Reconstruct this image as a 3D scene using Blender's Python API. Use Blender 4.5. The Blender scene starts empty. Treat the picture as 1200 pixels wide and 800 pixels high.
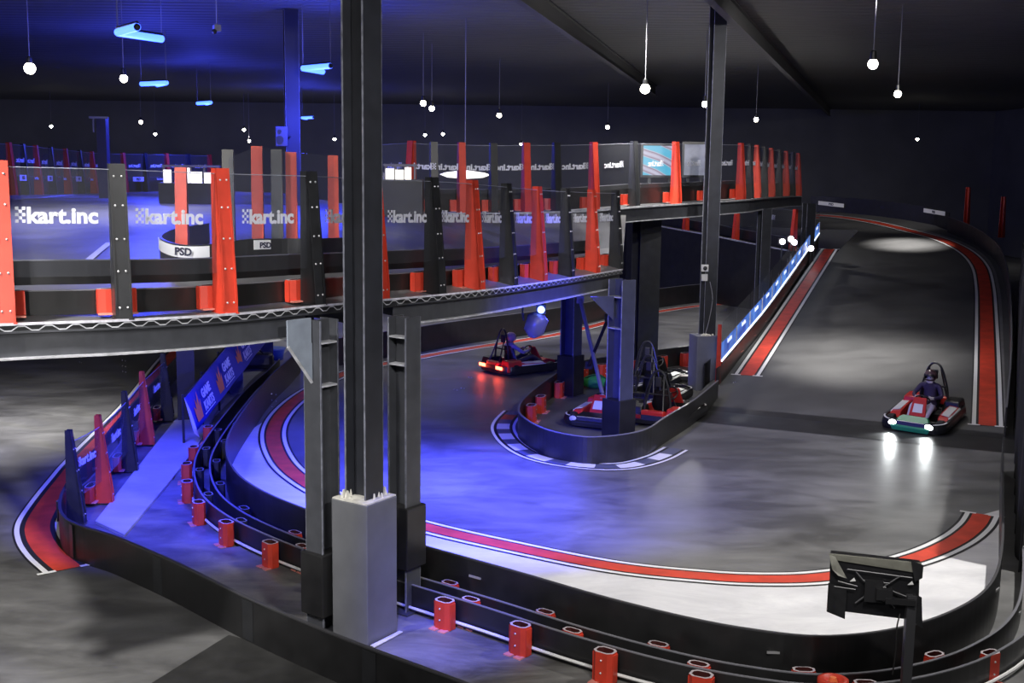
import bpy, bmesh, math, random
from mathutils import Vector, Matrix
from mathutils.bvhtree import BVHTree
random.seed(7)
scene = bpy.context.scene
COL = scene.collection
PI = math.pi
# ------------------------------------------------------------------ camera
F = 1400.0; KY = 1.12; EYE = Vector((0, 0, 5.3)); PITCH = math.atan(208/F); ROLL = 0.012
CM = Matrix.Rotation(PI/2-PITCH, 3, 'X') @ Matrix.Rotation(ROLL, 3, 'Z')
cd = bpy.data.cameras.new('camera'); cam = bpy.data.objects.new('camera', cd); COL.objects.link(cam)
cam.matrix_world = Matrix.Translation(EYE) @ CM.to_4x4()
cd.sensor_width = 36; cd.lens = F/1200*36; cd.clip_end = 300
scene.camera = cam
def ray(px, py): return CM @ Vector(((px-600)/F, -(py-400)/F, -1))
def P(px, py, z=0.0):
    d = ray(px, py); return EYE + d*((z-EYE.z)/d.z)
def raw(px, py, Y):
    d = ray(px, py); return EYE + d*(Y/d.y)
def at(px, py, Y): return raw(px, py, Y*KY)
# ------------------------------------------------------------------ materials
MATS = {}
def mat(name, col, rough=.5, metal=0., spec=.5, noise=0., nscale=8., bump=0., emit=None, estr=0., alpha_wave=None):
    if name in MATS: return MATS[name]
    m = bpy.data.materials.new(name); m.use_nodes = True
    nt = m.node_tree; b = nt.nodes['Principled BSDF']
    b.inputs['Base Color'].default_value = (*col, 1); b.inputs['Roughness'].default_value = rough
    b.inputs['Metallic'].default_value = metal; b.inputs['Specular IOR Level'].default_value = spec
    if noise > 0 or bump > 0:
        tc = nt.nodes.new('ShaderNodeTexCoord'); n = nt.nodes.new('ShaderNodeTexNoise')
        n.inputs['Scale'].default_value = nscale; n.inputs['Detail'].default_value = 6
        nt.links.new(tc.outputs['Object'], n.inputs['Vector'])
        if noise > 0:
            r = nt.nodes.new('ShaderNodeValToRGB')
            r.color_ramp.elements[0].position = .3; r.color_ramp.elements[1].position = .7
            r.color_ramp.elements[0].color = (*[c*(1-noise) for c in col], 1)
            r.color_ramp.elements[1].color = (*[min(1, c*(1+noise)) for c in col], 1)
            nt.links.new(n.outputs['Fac'], r.inputs['Fac']); nt.links.new(r.outputs['Color'], b.inputs['Base Color'])
        if bump > 0:
            bp = nt.nodes.new('ShaderNodeBump'); bp.inputs['Strength'].default_value = bump; bp.inputs['Distance'].default_value = .02
            nt.links.new(n.outputs['Fac'], bp.inputs['Height']); nt.links.new(bp.outputs['Normal'], b.inputs['Normal'])
    if emit:
        b.inputs['Emission Color'].default_value = (*emit, 1); b.inputs['Emission Strength'].default_value = estr
    MATS[name] = m; return m
def concrete(name, lo, hi, rough=.35, dirt=.5):
    m = bpy.data.materials.new(name); m.use_nodes = True; nt = m.node_tree; b = nt.nodes['Principled BSDF']
    tc = nt.nodes.new('ShaderNodeTexCoord'); mp = nt.nodes.new('ShaderNodeMapping')
    mp.inputs['Rotation'].default_value = (0, 0, .35); mp.inputs['Scale'].default_value = (.4, .9, 1)
    n1 = nt.nodes.new('ShaderNodeTexNoise'); n1.inputs['Scale'].default_value = 1.7; n1.inputs['Detail'].default_value = 11; n1.inputs['Roughness'].default_value = .74; n1.inputs['Distortion'].default_value = .6
    n2 = nt.nodes.new('ShaderNodeTexNoise'); n2.inputs['Scale'].default_value = .35; n2.inputs['Detail'].default_value = 4
    nt.links.new(tc.outputs['Object'], mp.inputs['Vector']); nt.links.new(mp.outputs['Vector'], n1.inputs['Vector'])
    nt.links.new(tc.outputs['Object'], n2.inputs['Vector'])
    mx = nt.nodes.new('ShaderNodeMath'); mx.operation = 'MULTIPLY_ADD'; mx.inputs[1].default_value = dirt
    nt.links.new(n2.outputs['Fac'], mx.inputs[0])
    ml = nt.nodes.new('ShaderNodeMath'); ml.operation = 'MULTIPLY'; ml.inputs[1].default_value = 1-dirt
    nt.links.new(n1.outputs['Fac'], ml.inputs[0]); nt.links.new(ml.outputs[0], mx.inputs[2])
    r = nt.nodes.new('ShaderNodeValToRGB'); e = r.color_ramp.elements
    e[0].position = .41; e[0].color = (*lo, 1); e[1].position = .6; e[1].color = (*hi, 1)
    nt.links.new(mx.outputs[0], r.inputs['Fac']); nt.links.new(r.outputs['Color'], b.inputs['Base Color'])
    rr = nt.nodes.new('ShaderNodeMapRange'); rr.inputs['From Min'].default_value = .3; rr.inputs['From Max'].default_value = .7
    rr.inputs['To Min'].default_value = rough-.1; rr.inputs['To Max'].default_value = rough+.12
    nt.links.new(n1.outputs['Fac'], rr.inputs['Value']); nt.links.new(rr.outputs['Result'], b.inputs['Roughness'])
    MATS[name] = m; return m
def clear_mat():
    m = bpy.data.materials.new('clear_plastic'); m.use_nodes = True; nt = m.node_tree; nt.nodes.clear()
    o = nt.nodes.new('ShaderNodeOutputMaterial'); mx = nt.nodes.new('ShaderNodeMixShader')
    t = nt.nodes.new('ShaderNodeBsdfTransparent'); t.inputs['Color'].default_value = (.93, .94, .97, 1)
    g = nt.nodes.new('ShaderNodeBsdfGlossy'); g.inputs['Roughness'].default_value = .04
    tc = nt.nodes.new('ShaderNodeTexCoord'); n = nt.nodes.new('ShaderNodeTexNoise'); n.inputs['Scale'].default_value = 1.3
    bp = nt.nodes.new('ShaderNodeBump'); bp.inputs['Strength'].default_value = .25; bp.inputs['Distance'].default_value = .05
    nt.links.new(tc.outputs['Object'], n.inputs['Vector']); nt.links.new(n.outputs['Fac'], bp.inputs['Height'])
    nt.links.new(bp.outputs['Normal'], g.inputs['Normal'])
    f = nt.nodes.new('ShaderNodeFresnel'); f.inputs['IOR'].default_value = 1.45
    ge = nt.nodes.new('ShaderNodeNewGeometry'); iv = nt.nodes.new('ShaderNodeMath'); iv.operation = 'SUBTRACT'; iv.inputs[0].default_value = 1
    ml = nt.nodes.new('ShaderNodeMath'); ml.operation = 'MULTIPLY'; nt.links.new(ge.outputs['Backfacing'], iv.inputs[1])
    nt.links.new(f.outputs['Fac'], ml.inputs[0]); nt.links.new(iv.outputs[0], ml.inputs[1]); nt.links.new(ml.outputs[0], mx.inputs['Fac']); nt.links.new(t.outputs[0], mx.inputs[1]); nt.links.new(g.outputs[0], mx.inputs[2])
    df_ = nt.nodes.new('ShaderNodeBsdfDiffuse'); df_.inputs['Color'].default_value = (.75, .77, .85, 1)
    m2 = nt.nodes.new('ShaderNodeMixShader'); m2.inputs['Fac'].default_value = .014
    nt.links.new(mx.outputs[0], m2.inputs[1]); nt.links.new(df_.outputs[0], m2.inputs[2])
    nt.links.new(m2.outputs[0], o.inputs['Surface']); return m
CLEAR = clear_mat()
PEDGE = mat('panel_edge_highlight', (.3, .32, .4), .3)  # pale strip paints the highlight along the panel top edges
FLOOR = concrete('track_floor', (.075, .075, .076), (.20, .20, .20), .43)
RAMPF = concrete('ramp_floor', (.07, .07, .071), (.12, .12, .12), .6)
YARD = concrete('yard_concrete', (.06, .058, .055), (.24, .235, .225), .55)
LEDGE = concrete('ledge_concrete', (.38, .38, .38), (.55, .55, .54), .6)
DECKF = concrete('deck_floor', (.10, .10, .105), (.19, .19, .2), .4)
WHITEZ = concrete('white_floor_paint', (.60, .60, .62), (.78, .78, .79), .45, .3)
RED = mat('red_paint', (.57, .045, .022), .45, noise=.12, nscale=5)
REDP = mat('red_floor_paint', (.62, .06, .03), .5, noise=.2, nscale=3)
WHT = mat('white_paint', (.8, .8, .8), .5)
BLKL = mat('dark_line_paint', (.02, .02, .022), .6)
BLK = mat('black_plastic', (.016, .016, .017), .38, noise=.25, nscale=4)
BLKM = mat('black_steel', (.022, .023, .026), .35, noise=.2, nscale=6)
GREYS = mat('grey_steel', (.055, .058, .068), .42, noise=.18, nscale=5)
COLM = mat('column_steel', (.026, .028, .036), .42, noise=.2, nscale=4)
EDGE = mat('bare_steel_edge', (.45, .46, .5), .4, noise=.3, nscale=9)
GREYP = mat('grey_pedestal_paint', (.13, .135, .15), .6, noise=.12, nscale=3, bump=.15)
PLASTER = mat('broken_plaster', (.62, .61, .56), .9, noise=.2, nscale=12, bump=.5)
BOLT = mat('bolt_steel', (.6, .6, .62), .35, metal=.6)
TXT = mat('white_lettering', (.66, .68, .78), .5)
TXTD = mat('dark_lettering', (.02, .02, .05), .5)
BLUEB = mat('blue_banner', (.012, .022, .26), .55)
BAN_BACK = mat('white_banner_back', (.6, .6, .65), .6)
ORANGE = mat('orange_print', (.85, .2, .06), .5)
LAMPW = mat('lamp_glow', (1, .95, .85), .5, emit=(1, .93, .8), estr=28)
LEDB = mat('blue_led_glow', (.1, .2, 1), .5, emit=(.05, .13, 1), estr=5)
CABLE = mat('cable_grey', (.25, .25, .3), .6)
RUB = mat('tyre_rubber', (.012, .012, .012), .7)
CEILM = mat('ceiling_sheet', (.16, .16, .165), .7)
WALLM = mat('dark_wall_paint', (.2, .205, .22), .8, noise=.1, nscale=.5)
BLUEMETAL = mat('blue_grey_plate', (.26, .3, .37), .45, noise=.12, nscale=6)
# corrugation of the ceiling sheets
nt = CEILM.node_tree; b = nt.nodes['Principled BSDF']; w = nt.nodes.new('ShaderNodeTexWave'); w.inputs['Scale'].default_value = .55
w.bands_direction = 'Y'
tc = nt.nodes.new('ShaderNodeTexCoord'); bp = nt.nodes.new('ShaderNodeBump'); bp.inputs['Strength'].default_value = .7; bp.inputs['Distance'].default_value = .08
nt.links.new(tc.outputs['Object'], w.inputs['Vector']); nt.links.new(w.outputs['Fac'], bp.inputs['Height']); nt.links.new(bp.outputs['Normal'], b.inputs['Normal'])
# ------------------------------------------------------------------ mesh builder
class MB:
    def __init__(s): s.v = []; s.f = []; s.m = []
    def add(s, vs, fs, mi=0):
        o = len(s.v); s.v += [Vector(v) for v in vs]
        for f in fs: s.f.append([i+o for i in f]); s.m.append(mi)
        return s
    def hexa(s, q, mi=0):   # q: 4 bottom + 4 top
        return s.add(q, [(3,2,1,0), (4,5,6,7), (0,1,5,4), (1,2,6,5), (2,3,7,6), (3,0,4,7)], mi)
    def box(s, c, size, rz=0, mi=0, R=None):
        hx, hy, hz = [k/2 for k in size]; c = Vector(c)
        R = R if R is not None else Matrix.Rotation(rz, 3, 'Z')
        q = [c + R@Vector((x*hx, y*hy, z*hz)) for z in (-1, 1) for x, y in ((-1,-1),(1,-1),(1,1),(-1,1))]
        return s.hexa(q, mi)
    def taper(s, c, b, t, h, rz=0, mi=0, shift=(0, 0)):   # base centre, bottom size, top size
        R = Matrix.Rotation(rz, 3, 'Z'); c = Vector(c)
        q = [c + R@Vector((x*b[0]/2, y*b[1]/2, 0)) for x, y in ((-1,-1),(1,-1),(1,1),(-1,1))]
        q += [c + R@Vector((x*t[0]/2+shift[0], y*t[1]/2+shift[1], h)) for x, y in ((-1,-1),(1,-1),(1,1),(-1,1))]
        return s.hexa(q, mi)
    def prism(s, poly, M, h, mi=0):   # poly in xy, extruded along z by h, then matrix M
        n = len(poly)
        vs = [M @ Vector((x, y, 0)) for x, y in poly] + [M @ Vector((x, y, h)) for x, y in poly]
        fs = [tuple(range(n-1, -1, -1)), tuple(range(n, 2*n))] + [(i, (i+1) % n, n+(i+1) % n, n+i) for i in range(n)]
        return s.add(vs, fs, mi)
    def tube(s, pts, r, n=8, mi=0, closed=False):
        pts = [Vector(p) for p in pts]; N = len(pts); rings = []
        for i, p in enumerate(pts):
            a = pts[(i-1) % N] if (closed or i > 0) else p; c = pts[(i+1) % N] if (closed or i < N-1) else p
            t = (c-a).normalized() if (c-a).length > 1e-9 else Vector((0, 0, 1))
            u = t.cross(Vector((0, 0, 1)))
            if u.length < 1e-3: u = Vector((1, 0, 0))
            u.normalize(); w = u.cross(t)
            rr = r[i] if isinstance(r, (list, tuple)) else r
            rings.append([p + (u*math.cos(2*PI*k/n) + w*math.sin(2*PI*k/n))*rr for k in range(n)])
        vs = [v for R in rings for v in R]; fs = []
        for i in range(N if closed else N-1):
            j = (i+1) % N
            for k in range(n): fs.append((i*n+k, i*n+(k+1) % n, j*n+(k+1) % n, j*n+k))
        if not closed: fs += [tuple(range(n-1, -1, -1)), tuple(range((N-1)*n, N*n))]
        return s.add(vs, fs, mi)
    def lathe(s, prof, M, n=20, mi=0):    # prof (r,z) around z then M
        vs = []; fs = []
        for r, z in prof: vs += [M @ Vector((r*math.cos(2*PI*k/n), r*math.sin(2*PI*k/n), z)) for k in range(n)]
        for i in range(len(prof)-1):
            for k in range(n): fs.append((i*n+k, i*n+(k+1) % n, (i+1)*n+(k+1) % n, (i+1)*n+k))
        fs += [tuple(range(n-1, -1, -1)), tuple(range((len(prof)-1)*n, len(prof)*n))]
        return s.add(vs, fs, mi)
    def ball(s, c, r, mi=0, n=12, sc=(1, 1, 1)):
        prof = [(max(1e-4, math.sin(PI*i/8))*r, -math.cos(PI*i/8)*r) for i in range(9)]
        return s.lathe(prof, Matrix.Translation(Vector(c)) @ Matrix.Diagonal((*sc, 1)), n, mi)
    def ribbon(s, pts, o0, o1, zf, dz=0., mi=0):
        nn = normals(pts); vs = []
        for p, n in zip(pts, nn):
            for o in (o0, o1):
                q = p + n*o; vs.append((q.x, q.y, zf(q.x, q.y)+dz))
        return s.add(vs, [(2*i, 2*i+1, 2*i+3, 2*i+2) for i in range(len(pts)-1)], mi)
    def wall(s, pts, o0, o1, h0, h1, mi=0, closed=False):   # box section along a 3D base line
        nn = normals(pts, closed); vs = []; N = len(pts)
        for p, n in zip(pts, nn):
            for o, h in ((o0, h0), (o1, h0), (o1, h1), (o0, h1)):
                q = p + n*o; vs.append((q.x, q.y, p.z+h))
        fs = []
        for i in range(N if closed else N-1):
            j = (i+1) % N
            for k in range(4): fs.append((4*i+k, 4*i+(k+1) % 4, 4*j+(k+1) % 4, 4*j+k))
        if not closed: fs += [(3,2,1,0), (4*N-4, 4*N-3, 4*N-2, 4*N-1)]
        return s.add(vs, fs, mi)
    def build(s, name, mats, parent=None, local=False, smooth=False, bevel=0):
        me = bpy.data.meshes.new(name)
        inv = parent.matrix_world.inverted() if (parent is not None and not local) else Matrix()
        me.from_pydata([inv @ v for v in s.v], [], s.f)
        mats = mats if isinstance(mats, (list, tuple)) else [mats]
        for m in mats: me.materials.append(m)
        for p, mi in zip(me.polygons, s.m): p.material_index = min(mi, len(mats)-1); p.use_smooth = smooth
        bm = bmesh.new(); bm.from_mesh(me); bmesh.ops.recalc_face_normals(bm, faces=bm.faces); bm.to_mesh(me); bm.free()
        o = bpy.data.objects.new(name, me); COL.objects.link(o)
        if parent is not None: o.parent = parent
        if bevel:
            bv = o.modifiers.new('bevel', 'BEVEL'); bv.width = bevel; bv.segments = 2; bv.limit_method = 'ANGLE'
        return o
def normals(pts, closed=False):
    N = len(pts); out = []
    for i in range(N):
        a = pts[(i-1) % N] if (closed or i > 0) else pts[i]; c = pts[(i+1) % N] if (closed or i < N-1) else pts[i]
        t = Vector((c.x-a.x, c.y-a.y, 0)).normalized(); out.append(Vector((t.y, -t.x, 0)))   # right-hand side
    return out
def spline(pts, n=8, closed=False):
    pts = [Vector(p) for p in pts]; N = len(pts); out = []
    for i in range(N if closed else N-1):
        if closed: p0, p1, p2, p3 = pts[i-1], pts[i], pts[(i+1) % N], pts[(i+2) % N]
        else: p0, p1, p2, p3 = pts[max(0, i-1)], pts[i], pts[i+1], pts[min(N-1, i+2)]
        for k in range(n):
            t = k/n
            out.append(.5*((2*p1)+(p2-p0)*t+(2*p0-5*p1+4*p2-p3)*t*t+(3*p1-p0-3*p2+p3)*t**3))
    if not closed: out.append(pts[-1])
    return out
def resample(pts, step):
    L = [0]
    for a, c in zip(pts, pts[1:]): L.append(L[-1]+(c-a).length)
    n = max(2, int(L[-1]/step)+1); out = []; j = 0
    for i in range(n):
        s = L[-1]*i/(n-1)
        while j < len(pts)-2 and L[j+1] < s: j += 1
        t = (s-L[j])/max(1e-9, L[j+1]-L[j]); out.append(pts[j].lerp(pts[j+1], t))
    return out
def tagit(o, label, cat, group=None, kind=None):
    if label: o['label'] = label
    if cat: o['category'] = cat
    if group: o['group'] = group
    if kind: o['kind'] = kind
    return o
def thing(name, label, cat, loc=(0, 0, 0), rz=0, group=None, M=None):
    o = bpy.data.objects.new(name, None); COL.objects.link(o); o.empty_display_size = .2
    mw = M if M is not None else Matrix.Translation(Vector(loc)) @ Matrix.Rotation(rz, 4, 'Z')
    o.matrix_world = mw
    # keep the Empty's own transform in step with matrix_world before the depsgraph runs
    o.location, o.rotation_euler = mw.to_translation(), mw.to_euler()
    return tagit(o, label, cat, group)
def struct(o): o['kind'] = 'structure'; return o
ORD = ['first', 'second', 'third', 'fourth', 'fifth', 'sixth', 'seventh', 'eighth', 'ninth', 'tenth', 'eleventh', 'twelfth']
# lettering as mesh, made once per word and shared
def text_mesh(body, size=1., offset=.0, ext=.006, align='CENTER'):
    cu = bpy.data.curves.new('lettering', 'FONT'); cu.body = body; cu.size = size; cu.offset = offset; cu.extrude = ext
    cu.align_x = align; cu.resolution_u = 3
    ob = bpy.data.objects.new('lettering', cu); COL.objects.link(ob)
    dg = bpy.context.evaluated_depsgraph_get(); me = bpy.data.meshes.new_from_object(ob.evaluated_get(dg))
    bpy.data.objects.remove(ob); bpy.data.curves.remove(cu); return me
def logo_mesh():
    me = text_mesh('kart.inc', .2, .0075, .002, 'LEFT')
    bm = bmesh.new(); bm.from_mesh(me)
    bmesh.ops.scale(bm, vec=(1.04, 1., 1), verts=bm.verts)
    q = .029
    for i in range(3):
        for j in range(5):
            if (i+j) % 2 == 0:
                x, y = -.095+i*q, .0+j*q
                vs = [bm.verts.new((x+a, y+c, .002)) for a, c in ((0, 0), (q, 0), (q, q), (0, q))]; bm.faces.new(vs)
    xs = [v.co.x for v in bm.verts]; xm = (min(xs)+max(xs))/2
    for v in bm.verts: v.co.x -= xm
    bm.to_mesh(me); bm.free(); return me
LOGO = logo_mesh(); LOGO.materials.append(TXT)
PSD = text_mesh('PSD', .1, .004, .002); PSD.materials.append(TXTD)
KSM = text_mesh('kart.inc', .09, .003, .002); KSM.materials.append(TXT)
def put_mesh(me, name, parent, origin, xdir, zdir=Vector((0, 0, 1)), scale=1., under=None):
    x = Vector(xdir).normalized(); z = Vector(zdir).normalized(); n = x.cross(z).normalized(); z = n.cross(x)
    M = Matrix.Translation(origin) @ Matrix((x, z, n)).transposed().to_4x4() @ Matrix.Scale(scale, 4)
    o = bpy.data.objects.new(name, me); COL.objects.link(o); o.parent = under or parent
    L = parent.matrix_world.inverted() @ M
    o.location, o.rotation_euler, o.scale = L.to_translation(), L.to_euler(), L.to_scale()
    return o
# ------------------------------------------------------------------ setting
fl = MB(); fl.box((0, 33, -.1), (90, 94, .2)); floor = struct(fl.build('floor', FLOOR))
ce = MB(); ce.box((0, 33, 9.1), (90, 94, .2)); struct(ce.build('ceiling', CEILM))
bw = MB(); bw.box((0, 78.2, 4.5), (90, .4, 9)); struct(bw.build('wall_back', WALLM))
rwx = 31
rw = MB(); rw.box((rwx, 33, 4.5), (.3, 90, 9)); struct(rw.build('wall_right', WALLM))
# ------------------------------------------------------------------ ramp
A0 = P(830, 481); B0 = P(1172, 514)
UD = (B0-A0); UD.z = 0; UD.normalize(); TD = Vector((-UD.y, UD.x, 0)); SL = .1116
def rz_(x, y): return SL*((Vector((x, y, 0))-A0).dot(TD))
def RP(px, py):
    n = Vector((-SL*TD.x, -SL*TD.y, 1)); d = ray(px, py); return EYE + d*((A0-EYE).dot(n)/d.dot(n))
def ut(u, t, dz=0.): p = A0+UD*u+TD*t; return Vector((p.x, p.y, SL*t+dz))
def uoft(p): q = p-A0; return q.dot(UD), q.dot(TD)
ramp = thing('track_ramp', 'grey ramp rising from the track floor towards the dark back right corner', 'ramp', (A0.x, A0.y, 0))
RB = [RP(*p) for p in [(1176, 512), (1182, 440), (1182, 380), (1178, 335), (1166, 305), (1138, 284), (1110, 272)]]
FB = [RP(*p) for p in [(950, 247), (985, 248.5), (1020, 251.5), (1055, 256), (1090, 262), (1112, 268)]]
tF = uoft(FB[0])[1]
per_ = [ut(-.55, 0), ut(uoft(RB[0])[0]+.15, 0)]+[p+UD*.15 for p in RB[1:]]+[p+TD*.2 for p in FB[::-1][1:]]+[ut(-20, tF+.2), ut(-20, tF-5), ut(-.55, tF-5)]
bm = bmesh.new(); bv = [bm.verts.new(p) for p in per_]; be = [bm.edges.new((bv[i], bv[(i+1) % len(bv)])) for i in range(len(bv))]
bmesh.ops.triangle_fill(bm, use_beauty=True, use_dissolve=False, edges=be)
bm.verts.index_update(); rm = MB(); rm.add([v.co.copy() for v in bm.verts], [[v.index for v in f.verts] for f in bm.faces]); bm.free()
n = len(per_); rm.add(per_+[Vector((v.x, v.y, 0)) for v in per_], [(i, (i+1) % n, n+(i+1) % n, n+i) for i in range(1, n)], 1)
rm.build('ramp_surface', [RAMPF, BLK], ramp)
fp = MB(); q = [A0-UD*.5-TD*1.25, B0+UD*1.-TD*1.25, B0+UD*1.+TD*.35, A0-UD*.5+TD*.35]
fp.add([(v.x, v.y, .006+max(0, rz_(v.x, v.y))) for v in q[:2]]+[(v.x, v.y, .006) for v in (B0+UD-TD*.02, A0-UD*.5-TD*.02)]+[(v.x, v.y, .006+rz_(v.x, v.y)) for v in q[2:]], [(0, 1, 2, 3), (3, 2, 4, 5)])
fp.build('foot_plate', mat('ramp_foot_plate', (.028, .028, .03), .4, noise=.35, nscale=3), ramp)
def curb(pts, zf, parent, name, w=(.13, .175, .25, .28), dz=.008, red=REDP):
    m = MB()
    m.ribbon(pts, -w[3], w[3], zf, dz, 2)
    m.ribbon(pts, -w[0], w[0], zf, dz+.003, 0)
    m.ribbon(pts, -w[2], -w[1], zf, dz+.003, 1); m.ribbon(pts, w[1], w[2], zf, dz+.003, 1)
    for i in (0, -1):
        for sgn in (-1, 1):     # T-shaped line ends
            nn = normals(pts)[i]; p = pts[i]+nn*sgn*(w[1]+w[2])/2; d = Vector((-nn.y, nn.x, 0))
            q = [p+nn*a*.12+d*c*.035 for a, c in ((-1, -1), (1, -1), (1, 1), (-1, 1))]
            m.add([(v.x, v.y, zf(v.x, v.y)+dz+.005) for v in q], [(0, 1, 2, 3)], 1)
    return m.build(name, [red, WHT, BLKL], parent)
pts = spline([RP(*p) for p in [(1157, 499), (1157, 430), (1156, 370), (1154, 335), (1148, 312), (1132, 295), (1104, 281), (1066, 270.5), (1024, 260.5), (985, 254.5), (955, 252)]], 8)
curb(pts, rz_, ramp, 'painted_curb', w=(.17, .22, .30, .33))
pts = spline([RP(*p) for p in [(875, 440), (903, 397.5), (936, 347), (968, 298), (972, 292)]], 6)
curb(pts, rz_, ramp, 'painted_curb', w=(.17, .22, .30, .33))
rg = MB(); zp = spline([RP(*p) for p in [(1172, 498), (1170, 400), (1167, 340), (1155, 305), (1125, 284), (1080, 270)]], 8)
rg.ribbon(zp, -.3, .12, rz_, .006); rg.build('pale_edge_strip', mat('pale_ramp_edge', (.2, .2, .205), .5, noise=.15, nscale=2), ramp)
# ------------------------------------------------------------------ painted floor
z0 = lambda x, y: 0.
RAIL_PX = [(352, 408), (338, 422), (318, 440), (300, 462), (276, 496), (266, 522), (275, 550), (304, 573), (357, 596), (420, 617), (490, 637.5), (600, 668), (700, 697), (800, 722), (880, 737), (960, 745), (1040, 738), (1110, 718), (1158, 686), (1173, 640), (1174, 570), (1175, 512)]
RH = .62
rail_top = spline([P(x, y, RH) for x, y in RAIL_PX], 8)
rail = [Vector((p.x, p.y, 0)) for p in rail_top]
mainc = [(862, 356), (815, 359), (740, 371), (658, 391), (540, 410), (480, 421), (420, 433), (385, 446), (352, 465), (328, 488), (320, 512), (331, 541), (358, 565), (400, 586), (485, 614), (600, 641), (720, 664.5), (830, 676), (900, 679), (960, 677), (1020, 668), (1080, 652), (1120, 634), (1142, 617), (1151, 603)]
mpts = spline([P(*p) for p in mainc], 8)
# white painted zone between curb and barrier
i0 = min(range(len(mpts)), key=lambda i: (mpts[i]-P(352, 465)).length); i1 = min(range(len(mpts)), key=lambda i: (mpts[i]-P(1151, 603)).length)
za = resample(mpts[i0:i1+1], .4)
j0 = min(range(len(rail)), key=lambda i: (rail[i]-P(300, 500)).length); j1 = min(range(len(rail)), key=lambda i: (rail[i]-P(1174, 600)).length)
zb = resample(rail[j0:j1+1], .4); k = min(len(za), len(zb))
def rs(pts, k):
    L = sum((a-c).length for a, c in zip(pts, pts[1:])); r = resample(pts, L/(k-1)*.9999); return r[:k] if len(r) >= k else r+[r[-1]]*(k-len(r))
za, zb = rs(za, 90), rs(zb, 90)
wz = MB(); wz.add([(*a.xy, .004) for a in za]+[(*c.xy, .004) for c in zb], [(i, i+1, 91+i, 90+i) for i in range(89)])
wz.build('painted_border', WHITEZ, floor)
curb(mpts, z0, floor, 'painted_curb', w=(.135, .175, .245, .285))
# checkered curb round the island
ic = [(603, 482), (592, 494), (590, 505), (600, 519), (620, 532), (650, 541), (694, 546.5), (735, 546), (770, 537), (792, 526)]
ip = resample(spline([P(*p) for p in ic], 8), .1)
m = MB(); m.ribbon(ip, -.26, .26, z0, .008, 0); m.ribbon(ip, .19, .25, z0, .011, 1); m.ribbon(ip, -.25, -.19, z0, .011, 1)
nb = 17
for i in range(nb):
    a = int(i*(len(ip)-1)/nb); c = int((i+1)*(len(ip)-1)/nb)
    if c > a: m.ribbon(ip[a:c+1], -.13, .13, z0, .012, 3 if i == 1 else (1 if i % 2 else 2))
m.build('checkered_curb', [BLKL, WHT, mat('slate_curb_block', (.10, .11, .16), .5), REDP], floor)
# left track curb
lc = [(80, 667), (58, 648), (46, 630), (45, 612), (59, 588), (80, 560), (100, 536), (160, 472), (196, 424), (225, 392)]
lp = spline([P(*p) for p in lc], 8); curb(lp, z0, floor, 'painted_curb', w=(.17, .24, .31, .34))
# darker rubber patch of floor at the bottom and yard concrete inside the front wall
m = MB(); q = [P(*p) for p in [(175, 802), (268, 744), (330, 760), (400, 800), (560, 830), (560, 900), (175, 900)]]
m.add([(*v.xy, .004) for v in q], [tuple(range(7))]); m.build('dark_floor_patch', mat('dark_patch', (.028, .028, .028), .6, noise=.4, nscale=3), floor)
# ------------------------------------------------------------------ front left low wall and yard
FW_PX = [(222, 402), (190, 436), (150, 478), (106, 532), (82, 560), (69, 586), (73, 605), (92, 616), (124, 626), (150, 636), (205, 660), (287, 700), (361, 732), (431, 760), (540, 800), (700, 862), (860, 915)]
FH = .5
fw = spline([P(x, y, FH) for x, y in FW_PX], 6); fwb = [Vector((p.x, p.y, 0)) for p in fw]
wl = thing('low_track_wall', 'low black plastic wall curving across the bottom left of the hall', 'barrier', tuple(fwb[len(fwb)//2]))
m = MB(); m.wall(fwb, -.03, .0, 0, FH); m.build('wall_panel', BLK, wl)
m = MB(); m.wall(fwb, -.035, .006, FH-.004, FH+.014); m.build('top_edge', mat('worn_edge', (.05, .05, .055), .45), wl)
sp = resample(fwb, 1.9); nn = normals(sp)
for i, p in enumerate(sp[3:-1]):
    n_ = nn[i+3]; t = Vector((-n_.y, n_.x, 0)); bs = MB()
    bs.box(p+n_*.003+Vector((0, 0, FH/2)), (.006, .2, FH-.04), math.atan2(n_.y, n_.x), 0); jp = bs.build('joint_plate', BLKM, wl)
    for a in (-.07, .07):
        for h in (.12, .26, .40): bs = MB(); bs.ball(p+n_*.006+t*a+Vector((0, 0, h)), .011, n=6); bs.build('bolt', BOLT, jp)
# yard slab between the front wall and the outer barrier
ya = rs(fwb[12:], 60); yb_ = rs(rail[8*2:8*17], 60)
yd = MB(); yd.add([(*a.xy, .003) for a in ya]+[(*c.xy, .003) for c in yb_], [(i, i+1, 61+i, 60+i) for i in range(59)])
yd.build('yard_floor', YARD, floor)
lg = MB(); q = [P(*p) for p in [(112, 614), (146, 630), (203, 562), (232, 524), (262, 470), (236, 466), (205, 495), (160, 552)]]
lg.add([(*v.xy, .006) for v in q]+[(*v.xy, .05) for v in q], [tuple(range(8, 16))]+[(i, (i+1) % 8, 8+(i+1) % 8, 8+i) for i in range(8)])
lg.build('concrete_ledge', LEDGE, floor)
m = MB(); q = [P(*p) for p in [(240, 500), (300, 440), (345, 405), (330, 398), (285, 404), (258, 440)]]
m.add([(*v.xy, .007) for v in q], [tuple(range(6))]); m.build('pale_concrete_patch', LEDGE, floor)
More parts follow.
